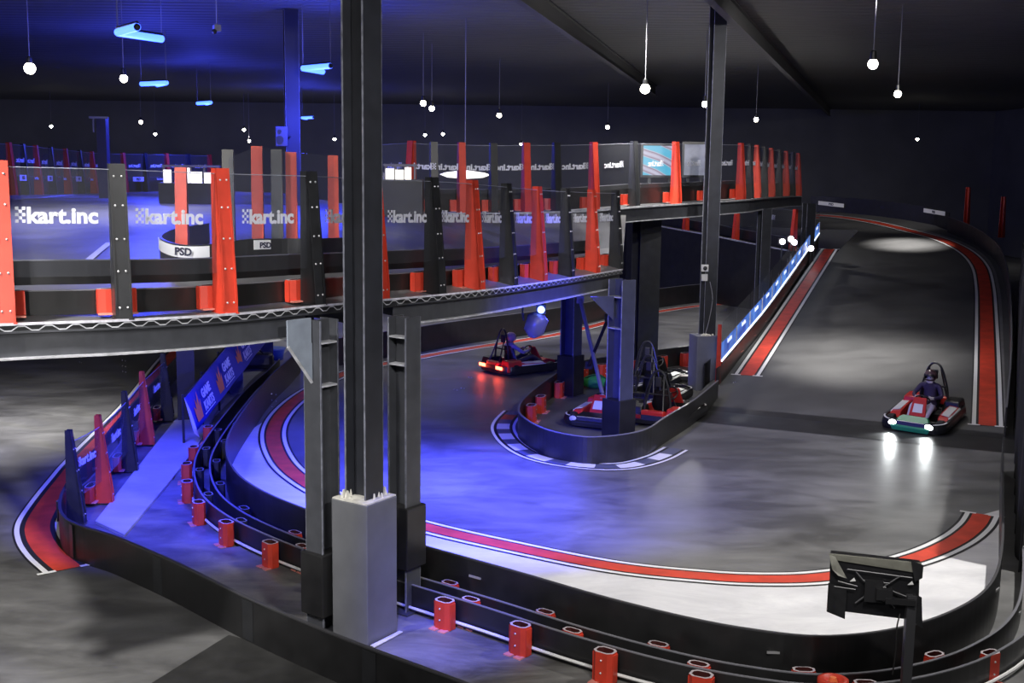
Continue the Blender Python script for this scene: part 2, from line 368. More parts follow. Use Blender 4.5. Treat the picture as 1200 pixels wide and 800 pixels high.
# ------------------------------------------------------------------ outer barrier (three rails with red spacer blocks)
ob = thing('outer_track_barrier', 'long black triple rail barrier with red spacer blocks bordering the white floor edge', 'barrier', tuple(rail[len(rail)//2]))
m = MB(); m.wall(rail, 0, .025, 0, RH); m.build('track_rail', BLK, ob)
m = MB(); m.wall(rail, -.003, .028, RH-.004, RH+.012); m.build('top_edge', mat('worn_edge', (.05, .05, .055), .45), ob)
LH = .335
RE = mat('rail_edge', (.16, .16, .18), .4)
rlo = rail[:8*20]
for o_ in (.27, .52):
    m = MB(); m.wall(rlo, o_, o_+.022, 0, LH); m.wall(rlo, o_-.004, o_+.026, LH-.003, LH+.008, 1); m.build('back_rail', [BLK, RE], ob)
m = MB(); hp = [p+n_*.585+Vector((0, 0, .075)) for p, n_ in zip(rail, normals(rail))]
m.tube(resample(hp[16:8*20], .25), .018, 6); m.build('white_hose', WHT, ob)
def block_mesh(c, tang, w=.23, d=.17, h=.34):
    t = Vector((tang.x, tang.y, 0)).normalized(); nn_ = Vector((t.y, -t.x, 0))
    M = Matrix.Translation(c) @ Matrix((t, nn_, Vector((0, 0, 1)))).transposed().to_4x4()
    m = MB()
    outer = [(-w/2, -d*.25), (-w*.3, -d/2), (w*.3, -d/2), (w/2, -d*.25), (w/2, d*.25), (w*.3, d/2), (-w*.3, d/2), (-w/2, d*.25)]
    inner = [(x*.78, y*.72) for x, y in outer]; n = 8
    vs = [M @ Vector((x, y, z)) for z in (0, h) for x, y in outer] + [M @ Vector((x, y, h)) for x, y in inner] + [M @ Vector((x, y, h*.25)) for x, y in inner]
    fs = [(i, (i+1) % n, n+(i+1) % n, n+i) for i in range(n)]
    m.add(vs, fs, 0)
    m.add(vs, [(n+i, n+(i+1) % n, 2*n+(i+1) % n, 2*n+i) for i in range(n)], 1)
    m.add(vs, [(2*n+i, 2*n+(i+1) % n, 3*n+(i+1) % n, 3*n+i) for i in range(n)]+[tuple(3*n+i for i in range(n))], 2)
    R3 = M.to_3x3()
    for sx in (-1, 1):
        m.box(M @ Vector((sx*w*.47, 0, h*.48)), (.03, d*.55, h*.9), R=R3, mi=0)
        m.box(M @ Vector((sx*w*.3, d*.62, .008)), (w*.42, d*.5, .016), R=R3, mi=3)
    for hh in (.35, .75):
        m.ball(M @ Vector((0, d*.5+.003, h*hh)), .012, 4, 6)
    return m
BLOCKM = [RED, mat('pale_block_rim', (.45, .4, .42), .5), mat('block_hollow', (.05, .006, .005), .6), mat('block_foot', (.7, .25, .2), .5), BOLT]
def near_tang(pt, line):
    i = min(range(1, len(line)-1), key=lambda k: (line[k]-pt).length); return line[i+1]-line[i-1]
for px, py in [(235, 520), (222, 545), (213, 566), (218, 588), (237, 613), (267, 638), (315, 664), (384, 696), (518, 737), (609, 766), (710, 797), (825, 822), (960, 838)]:
    c = P(px, py); i = min(range(len(rail)), key=lambda k: (rail[k]-c).length)
    n_ = normals(rail)[i]; c2 = rail[i]+n_*.66
    # keep the along-track place seen in the photo
    t_ = near_tang(c, rail).normalized(); c2 += t_*((c-c2).dot(t_))
    block_mesh(c2, t_).build('spacer_block', BLOCKM, ob)
cnt = 0
SPK = [BLKM, RE, BLK, BLKM, BLKM]
for row, off in ((0, .18), (1, .43)):
    sp = resample(rail[24:8*18], 1.42)
    nn = normals(sp)
    for i in range(1, len(sp)-1):
        p, n_ = sp[i], nn[i]; t = Vector((-n_.y, n_.x, 0)); p = p+t*(.55*row)
        block_mesh(p+n_*(off), t, .22, .13, LH+.004).build('spacer_block', SPK if (p-EYE).dot(Vector((1, .28, 0))) < 1.6 else BLOCKM, ob)
sp = resample(rail[60:8*20], 3.1); nn = normals(sp)
for p, n_ in zip(sp[1:-1], nn[1:-1]):
    for o_, h in ((.03, .42), (.296, .2), (.546, .2)):
        pl = MB(); a = math.atan2(n_.y, n_.x); t = Vector((-n_.y, n_.x, 0))
        pl.box(p+n_*(o_)+Vector((0, 0, h)), (.012, .18, .025), a, 0)
        jp = pl.build('joint_plate', BOLT, ob)
        for sgn in (-1, 1): pl = MB(); pl.ball(p+n_*(o_+.004)+t*sgn*.045+Vector((0, 0, h-.07)), .012, 0, 6); pl.build('bolt', BOLT, jp)
# back barrier (behind the red kart)
bb_px = [(870, 352), (815, 355), (740, 366), (658, 386), (540, 404), (480, 415), (420, 424), (372, 434)]
bbl = spline([P(*p) for p in bb_px], 6)
bk = thing('back_track_barrier', 'straight black track barrier behind the moving kart with red tail lights', 'barrier', tuple(bbl[10]))
m = MB(); m.wall(bbl, 0, .03, 0, .72); m.build('rail', BLK, bk)
m = MB(); m.wall(bbl, -.006, .036, .72, .735); m.build('top_edge', RE, bk)
# ------------------------------------------------------------------ island barrier
it_px = [(842, 446), (815, 468), (782, 488), (760, 502), (732, 509), (694, 512), (664, 509), (636, 502), (614, 490), (607, 480), (614, 466), (640, 445), (677, 424), (738, 414), (809, 405), (843, 401)]
IH = .5
itl = spline([P(x, y, IH) for x, y in it_px], 6); ib = [Vector((p.x, p.y, 0)) for p in itl]
isl = thing('island_barrier', 'curved black low barrier enclosing the parked karts in the middle of the track', 'barrier', tuple(ib[len(ib)//2]))
m = MB(); m.wall(ib, 0, .03, 0, IH); m.build('rail', BLK, isl)
m = MB(); m.wall(ib, -.004, .034, IH-.003, IH+.012); m.build('top_edge', RE, isl)
isn = normals(ib)
for px, py in [(622, 494), (636, 483), (652, 465), (689, 449), (712, 444), (741, 437), (772, 432), (800, 428)]:
    c = P(px, py); i = min(range(len(ib)), key=lambda k: (ib[k]-c).length)
    t = near_tang(c, ib).normalized(); n_ = Vector((t.y, -t.x, 0))
    sg = 1 if (c-ib[i]).dot(isn[i]) > 0 else -1
    c2 = ib[i]+isn[i]*sg*.16; c2 += t*((c-c2).dot(t))
    block_mesh(c2, t if sg > 0 else -t, .34, .2, .36).build('spacer_block', BLOCKM, isl)
m = MB(); ring = [(*p.xy, .004) for p in ib[::2]]
m.add(ring, [tuple(range(len(ring)))]); m.build('parking_floor', mat('parking_floor_grey', (.12, .12, .125), .5, noise=.3, nscale=1.2), floor)
# ------------------------------------------------------------------ upper deck
NE = [(-95, 386.5, 9.35), (8, 380, 9.77), (146, 375, 10.25), (271, 368, 11.0), (376, 358, 11.95), (452, 351, 12.9), (519, 345, 13.7), (566, 340, 14.6), (605, 335, 15.7), (640, 330, 16.9), (672, 325, 18.1), (702, 320, 19.3), (729, 315.5, 20.4)]
ne = [at(*p) for p in NE]
NEL = spline(ne, 6)
FE = [(734, 246, 25.0), (700, 247, 24.2), (660, 249, 23.6), (619, 250, 23.3), (580, 250, 23.1), (543, 250, 22.9), (510, 250, 22.7), (476, 249, 22.6), (440, 247, 23.6), (400, 238, 30), (330, 226, 45), (250, 223.5, 45), (200, 224, 43), (150, 225.5, 41), (115, 226.5, 39), (85, 227, 36), (51, 228, 33), (20, 228.5, 31), (-60, 231, 28), (-140, 234, 26)]
fe = [at(*p) for p in FE]
dk = thing('upper_deck', 'raised steel track deck on columns crossing the left and middle of the hall', 'deck', tuple(Vector((ne[4].x, ne[4].y, ne[4].z-.5))))
per = NEL + fe
bm = bmesh.new(); bv = [bm.verts.new(p) for p in per]; be = [bm.edges.new((bv[i], bv[(i+1) % len(bv)])) for i in range(len(bv))]
bmesh.ops.triangle_fill(bm, use_beauty=True, use_dissolve=False, edges=be)
dv = [v.co.copy() for v in bm.verts]; bm.verts.index_update(); df = [[v.index for v in f.verts] for f in bm.faces]
bm.free()
DB = BVHTree.FromPolygons(dv, df)
def deck_z(x, y):
    h = DB.ray_cast(Vector((x, y, 20)), Vector((0, 0, -1))); return h[0].z if h[0] else 4.2
m = MB(); m.add(dv, df); nD = len(dv)
m.add([v-Vector((0, 0, .1)) for v in dv], df, 1)
m.add(per+[p-Vector((0, 0, .1)) for p in per], [(i, (i+1) % len(per), len(per)+(i+1) % len(per), len(per)+i) for i in range(len(per))], 1)
dko = m.build('deck_floor', [DECKF, BLKM], dk)
# pressed steel decking edge with its white top line
ed = resample(NEL, .06); nn = normals(ed); m = MB()
m.wall(ed, .0, .015, -.012, .012, 0)
vs = []
for i, (p, n_) in enumerate(zip(ed, nn)):
    z = -.015 if (i//2) % 2 else -.055
    for dz in (0, -.012): vs.append(p+n_*.012+Vector((0, 0, z+dz)))
m.add(vs, [(2*i, 2*i+1, 2*i+3, 2*i+2) for i in range(len(ed)-1)], 1)
m.build('decking_edge', [mat('white_steel_edge', (.6, .6, .68), .45, noise=.3, nscale=14), EDGE], dk)
# ledge lip with lavender grey top
def ibeam(line, zt, h, wf, tf=.018, tw=.014, off=0., name='edge_beam', parent=None, side=1):
    m = MB()
    m.wall(line, off-wf/2, off+wf/2, zt-tf, zt, 0); m.wall(line, off-tw/2, off+tw/2, zt-h, zt-tf, 0)
    m.wall(line, off-wf/2, off+wf/2, zt-h-tf, zt-h, 1)
    return m.build(name, [GREYS, EDGE], parent)
k0 = 6*3+5
b1 = NEL[:k0+1]; b2 = NEL[6*5+1:]
ibeam(b1, -.068, .25, .14, off=-.05, parent=dk); ibeam(b2, -.068, .25, .14, off=-.05, parent=dk)
# joists under the deck
for i in range(4, len(NEL)-2, 5):
    p, n_ = NEL[i], normals(NEL)[i]
    q = p-n_*4.5
    zq = deck_z(q.x, q.y)
    m = MB(); a = p-n_*.15+Vector((0, 0, -.12)); c = Vector((q.x, q.y, zq-.12)); t = Vector((-n_.y, n_.x, 0))
    m.hexa([a-t*.05-Vector((0, 0, .2)), a+t*.05-Vector((0, 0, .2)), c+t*.05-Vector((0, 0, .2)), c-t*.05-Vector((0, 0, .2)), a-t*.05, a+t*.05, c+t*.05, c-t*.05])
    m.build('joist', COLM, dk)
# ---- fences
def post_mesh(base, tdir, h=1.5, wb=.16, db=.25, wt=.15, dtp=.11):
    """channel-shaped tapered post; tdir = along the fence, its web faces outwards (right of tdir)"""
    t = Vector((tdir.x, tdir.y, 0)).normalized(); n_ = Vector((t.y, -t.x, 0))
    m = MB(); b = Vector(base)
    def L(a, d, z): return b+t*a+n_*d+Vector((0, 0, z))
    th = .018; bk = -db+.02; ft = bk+dtp
    prof = [(.0, 0), (bk-.02, 0), (bk, h), (ft, h), (.0, h*.12)]
    for s in (-1, 1):
        a0, a1 = s*wb/2, s*(wb/2-th); c0, c1 = s*wt/2, s*(wt/2-th)
        def aa(z, i): return (a0 if i == 0 else a1)+((c0 if i == 0 else c1)-(a0 if i == 0 else a1))*z/h
        vs = [L(aa(z, 0), d, z) for d, z in prof]+[L(aa(z, 1), d, z) for d, z in prof]
        k = len(prof); m.add(vs, [tuple(range(k)), tuple(range(2*k-1, k-1, -1))]+[(i, (i+1) % k, k+(i+1) % k, k+i) for i in range(k)])
    m.hexa([L(-wb/2, .0, 0), L(wb/2, .0, 0), L(wb/2, -.02, 0), L(-wb/2, -.02, 0), L(-wt/2, ft, h), L(wt/2, ft, h), L(wt/2, ft-.02, h), L(-wt/2, ft-.02, h)])
    m.box(L(0, -db/2, .008), (wb*1.15, db*1.05, .016), math.atan2(t.y, t.x))
    bo = [L(s*.036, ft*z/h+.004, z) for z in (.12, .47, .78, 1.1, 1.38) if z < h for s in (-1, 1)]
    return m, bo
BOLTMESH = MB().ball((0, 0, 0), .0115, 0, 6).build('bolt', BOLT); BM_ = BOLTMESH.data; bpy.data.objects.remove(BOLTMESH)
def fence(label, cat_loc, bases, colors, h=1.5, rails=((.02, .26), (.30, .54)), logo=True, logo_flip=False, logo_z=.85, blocks=True, panel=(.42, 1.44), lscale=1., text_both=False, loff=None, bolts=True, back=1.0, pw=(.16, .25, .15, .11), yaw=()):
    root = thing('safety_fence', label, 'fence', cat_loc)
    line = spline(bases, 6)
    dn = normals(bases)
    # low rails behind the posts
    for i, (za, zb2) in enumerate(rails):
        m = MB(); off = (-.41-.2*i)*back; m.wall(line, off-.02, off, za, zb2); m.wall(line, off-.022, off+.002, zb2-.004, zb2+.008, 1); m.build('low_rail', [BLK, RE], root)
    for i, b_ in enumerate(bases):
        if colors[i] is None: continue
        n_ = dn[i]
        if i < len(yaw): n_ = Matrix.Rotation(yaw[i], 3, 'Z') @ n_
        t = Vector((-n_.y, n_.x, 0))
        pm, bo = post_mesh(b_, t, h, *pw)
        po = pm.build('post', RED if colors[i] == 'r' else BLKM, root); po['label'] = 'red tapered steel post' if colors[i] == 'r' else 'black tapered steel post'
        if bolts:
            for bp in bo:
                q = bpy.data.objects.new('bolt', BM_); COL.objects.link(q); q.parent = po; q.location = root.matrix_world.inverted() @ bp
        if blocks and not (blocks == 2 and i == 0): block_mesh(b_-n_*(.33*back)-t*.02+Vector((0, 0, .03)), t, .37, .14, .25).build('spacer_block', BLOCKM, root)
    for i in range(len(bases)-1):
        seg = line[6*i:6*i+7]; m = MB()
        seg = [seg[0]+(seg[1]-seg[0])*.3]+seg[1:-1]+[seg[-1]+(seg[-2]-seg[-1])*.3]
        m.wall(seg, -.152, -.144, panel[0], panel[1])
        m.wall(seg, -.153, -.143, panel[1], panel[1]+.007, 1); po = m.build('clear_panel', [CLEAR, PEDGE], root)
        er = MB()
        if logo:
            a, c = bases[i], bases[i+1]; n_ = Vector((c.y-a.y, a.x-c.x, 0)).normalized()
            mid = line[6*i+3]; xd = (c-a)
            if logo_flip: xd = -xd
            zd = Vector((0, 0, 1))
            f_ = .5*(1 if not logo_flip else -1)
            o = put_mesh(LOGO, 'lettering', root, mid-n_*.138+Vector((0, 0, logo_z if loff is None else loff[i])), xd, zd, lscale, under=po)
    return root, line
cols = ['r', 'r', 'b', 'r', 'b', 'r', 'b', 'r', 'b', 'r', 'b', 'r', 'b']
nf, nfl = fence('near deck fence of clear panels with white lettering between red and black posts', tuple(ne[4]), ne, cols, loff=[.93]*13, lscale=1.03, yaw=(-.2, -.2, -.2, -.16, -.1))
# bridge fence
BR = [(440, 247, 23.6, None), (476, 249, 22.6, 'r'), (510, 250, 22.7, 'b'), (543, 250, 22.9, 'r'), (580, 250, 23.1, 'b'), (619, 249, 23.3, 'r'), (655, 248, 23.6, 'b'), (700, 246, 24.0, 'r'), (748, 242, 24.9, 'b'), (797, 239, 26.2, 'r'), (836, 236.5, 27.4, 'b'), (873, 234, 28.8, 'r'), (883, 233, 29.8, 'b'), (891.5, 232, 30.8, 'r'), (900, 231.5, 32, 'b'), (908, 231, 33.3, 'r'), (917, 230.5, 34.6, 'b'), (925, 230, 36, 'r'), (932, 230, 36.9, 'b'), (939, 230, 37.8, 'r')]
br = [at(a, b_, c) for a, b_, c, _ in BR]
brl = spline(br, 4)
bd = thing('bridge_deck', 'far raised bridge deck running behind the near deck to the ramp top', 'deck', tuple(br[9]))
m = MB(); back = [p-n_*5.+Vector((0, 0, .02)) for p, n_ in zip(brl, normals(brl))]
N = len(brl); back = [Vector((p.x+max(0, (i/N-.45))*-2, p.y+3.5+2*(1-i/N), p.z)) for i, p in enumerate(brl)]
m.add(brl+back, [(i, i+1, N+i+1, N+i) for i in range(N-1)])
m.add([p-Vector((0, 0, .1)) for p in brl+back], [(i, i+1, N+i+1, N+i) for i in range(N-1)], 1)
m.build('deck_floor', [DECKF, BLKM], bd)
ibeam(brl[29:], -.02, .30, .16, parent=bd, off=.0)
m = MB(); m.wall(brl, .0, .03, -.03, .015); m.build('decking_edge', EDGE, bd)
fence('far bridge fence with mirrored lettering on clear panels and tall red posts', tuple(br[9]), br, [c for *_, c in BR], logo_z=.92, logo_flip=True, lscale=.92, blocks=True, rails=((.02, .5),), bolts=False)
# far left fence on the mezzanine
LF = [(-60, 231, 28, 'r'), (20, 228.5, 31, 'r'), (36, 228.3, 32, 'b'), (51, 228, 33, 'r'), (68, 227.6, 34.5, 'b'), (85, 227, 36, 'r'), (101, 226.8, 37.5, 'b'), (115, 226.5, 39, 'r'), (130, 226, 40, 'b'), (150, 225.5, 41, 'r'), (175, 224.8, 42, 'b'), (200, 224, 43, 'r'), (225, 223.7, 44, 'b'), (250, 223.5, 45, 'r')]
lf = [at(a, b_, c) for a, b_, c, _ in LF]
lfr, lfl = fence('distant mezzanine fence with white sign strips seen through the left panels', tuple(lf[5]), lf, [c for *_, c in LF], logo_z=.95, rails=((.02, .55),), blocks=False, logo_flip=True, lscale=.95, bolts=False)
def sign_strip(parent, c, xd, w=.62, h=.2, me=PSD, s=1.4):
    x = Vector(xd).normalized(); n_ = x.cross(Vector((0, 0, 1)))
    m = MB(); R = Matrix((x, -n_, Vector((0, 0, 1)))).transposed()
    m.box(c, (w, .012, h), R=R); o = m.build('sign_strip', WHT, parent)
    l = put_mesh(me, 'lettering', parent, c+n_*.012-Vector((0, 0, .035*s)), x, scale=s, under=o)
    return o
for i in range(1, 13, 2):
    a, c = lf[i], lf[i+1]; mid = a.lerp(c, .5); n_ = Vector((c.y-a.y, a.x-c.x, 0)).normalized()
    sign_strip(lfr, mid+n_*.0+Vector((0, 0, .5)), c-a, w=.62 if i > 3 else .55, h=.17, me=PSD, s=1.3)
    put_mesh(KSM, 'lettering', lfr, c+(lf[min(13, i+2)]-c)*.5+n_*.01+Vector((0, 0, .46)), c-a, scale=1.3)
# island fence on the mezzanine deck
MI = [(243, 262, 16.6), (205, 268, 15.0), (188, 275, 14.1), (190, 281, 13.6), (210, 287, 13.2), (245, 287, 13.3), (290, 281, 13.7), (330, 280, 14.0), (372, 280, 14.2), (430, 278, 15.5)]
mi = [at(*p) for p in MI]; mil = spline(mi, 6); mib = [Vector((p.x, p.y, deck_z(p.x, p.y))) for p in mil]
mif = thing('deck_island_barrier', 'curved black barrier with white sign strips on the upper deck behind clear panels', 'barrier', tuple(mib[20]))
m = MB(); vs = []
for p, q in zip(mil, mib): vs += [q, Vector((p.x, p.y, p.z))]
N = len(mil); m.add(vs, [(2*i, 2*i+1, 2*i+3, 2*i+2) for i in range(N-1)]); nn = normals(mil)
m.add([v-nn[i//2]*.03 for i, v in enumerate(vs)], [(2*i, 2*i+1, 2*i+3, 2*i+2) for i in range(N-1)])
m.wall(mil, -.032, .002, -.006, .008); m.build('rail', BLK, mif)
m = MB(); m.wall(mil[14:31], .004, .012, -.15, -.01); so = m.build('sign_strip', WHT, mif)
k = 25; put_mesh(PSD, 'lettering', mif, mil[k]+nn[k]*.016-Vector((0, 0, .12)), mil[k+1]-mil[k-1], scale=1.3)
for a, c, me in ((37, 41, KSM), (46, 49, KSM)):
    m = MB(); m.wall(mil[a:c], .004, .012, -.13, -.01); m.build('sign_strip', WHT, mif)
    k = (a+c)//2; o = put_mesh(PSD, 'lettering', mif, mil[k]+nn[k]*.016-Vector((0, 0, .11)), mil[k+1]-mil[k-1], scale=1.)
for px, py0, py1, Y, cl in [(212, 268, 196, 14.2, 'r'), (268, 281, 175, 14.4, 'b'), (302, 281, 171, 14.6, 'r'), (325, 280, 175, 14.8, 'b'), (342, 280, 178, 15, 'r'), (391, 279, 182, 15.6, 'r')]:
    p = at(px, py0, Y); pz = deck_z(p.x, p.y); ptop = at(px, py1, Y)
    pm, bo = post_mesh(Vector((p.x, p.y, pz)), Vector((1, .15, 0)), ptop.z-pz)
    pm.build('post', RED if cl == 'r' else BLKM, mif)
for (xa, ta, Ya), (xb, tb, Yb) in [((268, 185, 14.4), (302, 171, 14.6)), ((302, 171, 14.6), (342, 178, 15)), ((342, 178, 15), (391, 183, 15.6))]:
    a, c = at(xa, ta, Ya), at(xb, tb, Yb); za_, zc_ = deck_z(a.x, a.y)+.3, deck_z(c.x, c.y)+.3
    m = MB(); d_ = Vector((0, .008, 0)); m.hexa([Vector((a.x, a.y, za_)), Vector((c.x, c.y, zc_)), Vector((c.x, c.y, zc_))+d_, Vector((a.x, a.y, za_))+d_, a, c, c+d_, a+d_]); m.build('clear_panel', CLEAR, mif)
# deck track lines
m = MB()
for l in ([(18, 241, 27), (50, 236, 29), (88, 231, 33)], [(18, 244, 26.5), (50, 238.5, 28.5), (86, 233, 32)], [(85, 307, 13.0), (105, 290, 14.5), (128, 276, 16.5)], [(160, 306, 12.6), (186, 291, 14)]):
    ln = spline([at(*p) for p in l], 6); m.ribbon(ln, -.05, .05, deck_z, .02)
m.build('painted_line', WHT, dk)
# ------------------------------------------------------------------ columns
def hcol(m, c, z0_, z1_, w=.3, d=.3, rz=0, tf=.02, tw=.016, mi=0, me=1):
    c = Vector((c[0], c[1], 0)); h = z1_-z0_; zc = (z0_+z1_)/2; R = Matrix.Rotation(rz, 3, 'Z')
    for s in (-1, 1):
        m.box(c+R@Vector((0, s*(d/2-tf/2), 0))+Vector((0, 0, zc)), (w, tf, h), rz, mi)
        for e in (-1, 1): m.box(c+R@Vector((e*(w/2), s*(d/2-tf/2), 0))+Vector((0, 0, zc)), (.006, tf*1.02, h), rz, me)
    m.box(c+Vector((0, 0, zc)), (tw, d-2*tf, h), rz, mi)
    return m
EDG2 = mat('worn_column_edge', (.2, .21, .26), .45, noise=.4, nscale=10)
# roof column on the square pedestal (front)
fF, fR = P(431, 757.5), P(464, 741)
e1 = (fR-fF); sd = e1.length*1.05; e1.normalize(); e2 = Vector((-e1.y, e1.x, 0)); pc = fF+e1*sd/2+e2*sd/2
ztop = raw(430.4, 593, fF.y).z; prz = math.atan2(e1.y, e1.x)
t = thing('roof_column', 'tall grey steel roof column on a square grey pedestal in the left foreground', 'column', (pc.x, pc.y, 0))
m = MB(); m.box((pc.x, pc.y, ztop/2), (sd, sd, ztop), prz); m.build('pedestal', GREYP, t, bevel=.012)
m = MB(); m.box((pc.x, pc.y, ztop+.008), (sd*.97, sd*.97, .016), prz, 0)
for i in range(26):
    a = random.uniform(0, 2*PI); r_ = random.uniform(.15, .24); s_ = random.uniform(.015, .04)
    m.taper((pc.x+math.cos(a)*r_, pc.y+math.sin(a)*r_, ztop+.01), (s_*1.8, s_), (s_*.5, s_*.4), s_*random.uniform(.6, 3), random.uniform(0, 3))
m.build('plaster_cap', PLASTER, t)
m = MB(); hcol(m, pc, ztop, 8.98, .30, .30, prz); m.build('shaft', [COLM, EDG2], t)
m = MB()
d1 = [fF+e1*.01-e2*.03, fF+e1*sd-e2*.03, fF+e1*sd-e2*.08, fF-e2*.10]
m.add([(*v.xy, .012) for v in d1]+[(*v.xy, .022) for v in d1], [(4, 5, 6, 7)]+[(i, (i+1) % 4, 4+(i+1) % 4, 4+i) for i in range(4)]); m.build('plaster_skirt', PLASTER, t)
def deck_column(label, px, py, z1, rz, w=.26, d=.28, cover=None, gusset=None, c=None, mats=None):
    c = c or P(px, py)
    t = thing('deck_column', label, 'column', (c.x, c.y, 0))
    m = MB(); hcol(m, c, .02, z1, w, d, rz); m.build('shaft', mats or [GREYS, EDG2], t)
    m = MB(); m.box((c.x, c.y, .012), (w+.14, d+.14, .024), rz); m.build('base_plate', GREYS, t)
    if cover:
        m = MB(); m.box((c.x, c.y, (cover[0]+cover[1])/2), (w+.1, d+.1, cover[1]-cover[0]), rz); m.build('protective_cover', BLK, t, bevel=.015)
    if gusset:
        R = Matrix.Rotation(rz, 3, 'Z'); m = MB()
        for zz in gusset:
            for s in (-1, 1): m.box(Vector((c.x, c.y, zz))+R@Vector((s*w*.27, 0, 0)), (w*.46, d*.9, .02), rz, 0)
        m.build('stiffener', EDGE, t)
    return t, c
dt = NEL[6*4-2]-NEL[6*4-4]
c1 = P(380, 737); z1 = deck_z(*(NEL[23]-normals(NEL)[23]*.3).xy)
aim = math.atan2(b1[-1].y-b1[-8].y, b1[-1].x-b1[-8].x)
t1, c1 = deck_column('steel deck column with black cover just left of the square pedestal', 0, 0, z1-.11, aim+PI/2, .26, .28, (.22, .95), (z1-.36, z1-.84), c=c1)
# haunch plate beside the first column
m = MB(); xd = Vector((math.cos(aim), math.sin(aim), 0)); o_ = c1-xd*.14; nrm = Vector((xd.y, -xd.x, 0))
tri = [o_+Vector((0, 0, z1-.36)), o_-xd*.34+Vector((0, 0, z1-.36)), o_+Vector((0, 0, z1-.8))]
m.add([v-nrm*.008 for v in tri]+[v+nrm*.008 for v in tri], [(0, 1, 2), (5, 4, 3), (0, 1, 4, 3), (1, 2, 5, 4), (2, 0, 3, 5)])
mm = MB(); a_, b__ = tri[1], tri[2]
m.build('haunch_plate', BLUEMETAL, t1)
mm.tube([a_+nrm*.0, b__], .022, 4); mm.build('haunch_flange', EDGE, t1)
m = MB(); m.box(o_-xd*.18+Vector((0, 0, z1-.22)), (.34, .02, .28), aim); m.build('end_plate', BLUEMETAL, t1)
c2 = P(474, 713); z2 = ne[5].z
aim2 = math.atan2(b2[6].y-b2[0].y, b2[6].x-b2[0].x)
deck_column('steel deck column with black cover just right of the square pedestal', 0, 0, z2-.11, aim2-.0, .26, .28, (.55, 1.3), (z2-.34, z2-.66), c=c2)
BCOL = mat('column_navy_steel', (.05, .055, .085), .4, noise=.15, nscale=5)
c3 = P(724, 528); z3 = deck_z(*(ne[12]-normals(ne)[12]*.3).xy)
t3, c3 = deck_column('dark deck column with black cover standing among the parked karts', 0, 0, ne[12].z-.1, aim2-.25, .34, .36, (0.02, 1.0), (ne[12].z-.42, ne[12].z-1.), c=c3, mats=[BCOL, EDG2])
m = MB(); R = Matrix.Rotation(aim2-.25, 3, 'Z')
p_ = c3+Vector((-.15, -.1, ne[12].z-.4)); tri = [p_, p_+Vector((-.45, -.15, 0)), p_+Vector((0, 0, -.45))]
m.add([v+Vector((0, -.01, 0)) for v in tri]+[v+Vector((0, .01, 0)) for v in tri], [(0, 1, 2), (5, 4, 3), (0, 1, 4, 3), (1, 2, 5, 4), (2, 0, 3, 5)]); m.build('haunch_plate', BCOL, t3)
t4, c4 = deck_column('dark deck column behind the crossed braces left of the parked karts', 668, 463, 3.25, aim2, .36, .36, (.02, .95), None, mats=[BCOL, EDG2])
def rod(name, label, a, c, r=.04, ma=GREYS, cat='brace'):
    m = MB(); m.tube([a, a.lerp(c, .5), c], r, 6); e = MB()
    t = thing(name, label, cat, tuple(c))
    m.build('bar', ma, t)
    for p in (a, c): e.box(p, (.16, .03, .16))
    e.build('end_plate', ma, t); return t
rod('brace_bar', 'pale steel brace slanting down right between two deck columns', at(680, 351, 23.2), P(708, 470, .5), .045, mat('pale_brace', (.2, .2, .26), .4))
rod('brace_bar', 'black steel brace slanting down left between two deck columns', at(713, 372, 21.6), at(690, 428, 22.6), .04, BLKM)
# right roof column with its pedestal
pF = P(822, 458); t = thing('roof_column', 'dark roof column on a grey pedestal at the foot of the ramp', 'column', (pF.x, pF.y, 0))
zt = raw(822, 394, pF.y).z; cR = pF+Vector((.05, .3, 0))
m = MB(); m.box((cR.x, cR.y, zt/2), (.52, .52, zt), .25); m.build('pedestal', mat('slate_pedestal', (.13, .135, .19), .6, noise=.1, nscale=3), t, bevel=.012)
m = MB(); hcol(m, cR+Vector((.08, 0, 0)), zt, 8.98, .3, .3, .25); m.build('shaft', [COLM, EDG2], t)
m = MB()
for i in range(9): m.ball((cR.x+.08+random.uniform(-.16, .16), cR.y-.17+random.uniform(-.05, .05), zt+.01), random.uniform(.02, .05), 0, 6)
m.build('plaster_cap', PLASTER, t)
m = MB(); p_ = raw(826, 314, cR.y-.2); m.box(p_, (.16, .08, .16)); m.ball(p_+Vector((0, -.05, 0)), .05, 1); m.box(p_+Vector((0, 0, -.22)), (.14, .05, .16), 0, 0)
m.build('junction_box', [mat('grey_box', (.5, .5, .52), .5), BLKM], t)
m = MB(); m.tube(spline([raw(832, 330, cR.y-.19), raw(835, 350, cR.y-.19), raw(831, 375, cR.y-.19), raw(826, 393, cR.y-.19)], 6), .008, 5); m.build('cable', CABLE, t)
# other columns
def plain_col(label, px, py, Y, z0_, z1_, w, ma=COLM, cat='column', name='roof_column'):
    p = at(px, py, Y); t = thing(name, label, cat, (p.x, p.y, z0_))
    m = MB(); hcol(m, p, z0_, z1_, w, w, .3); m.build('shaft', [ma, EDG2 if ma is not BLKM else BLKM], t)
    m = MB(); m.box((p.x, p.y, z0_+.012), (w+.12, w+.12, .024), .3); m.build('base_plate', ma, t); return t, p
tq, pq = plain_col('dark roof column behind the mezzanine panels left of the foreground column', 343, 190, 27, 4.2, 8.98, .34, mat('far_column_navy', (.018, .018, .03), .6))
m = MB(); sp_ = at(330, 160, 26.6); m.box(sp_, (.3, .28, .48), .2); m2 = MB()
spk = thing('loudspeaker', 'small dark loudspeaker box hung on the far roof column', 'speaker', tuple(sp_-Vector((0, 0, .24))))
m.build('cabinet', mat('speaker_grey', (.06, .06, .09), .5), spk, bevel=.02)
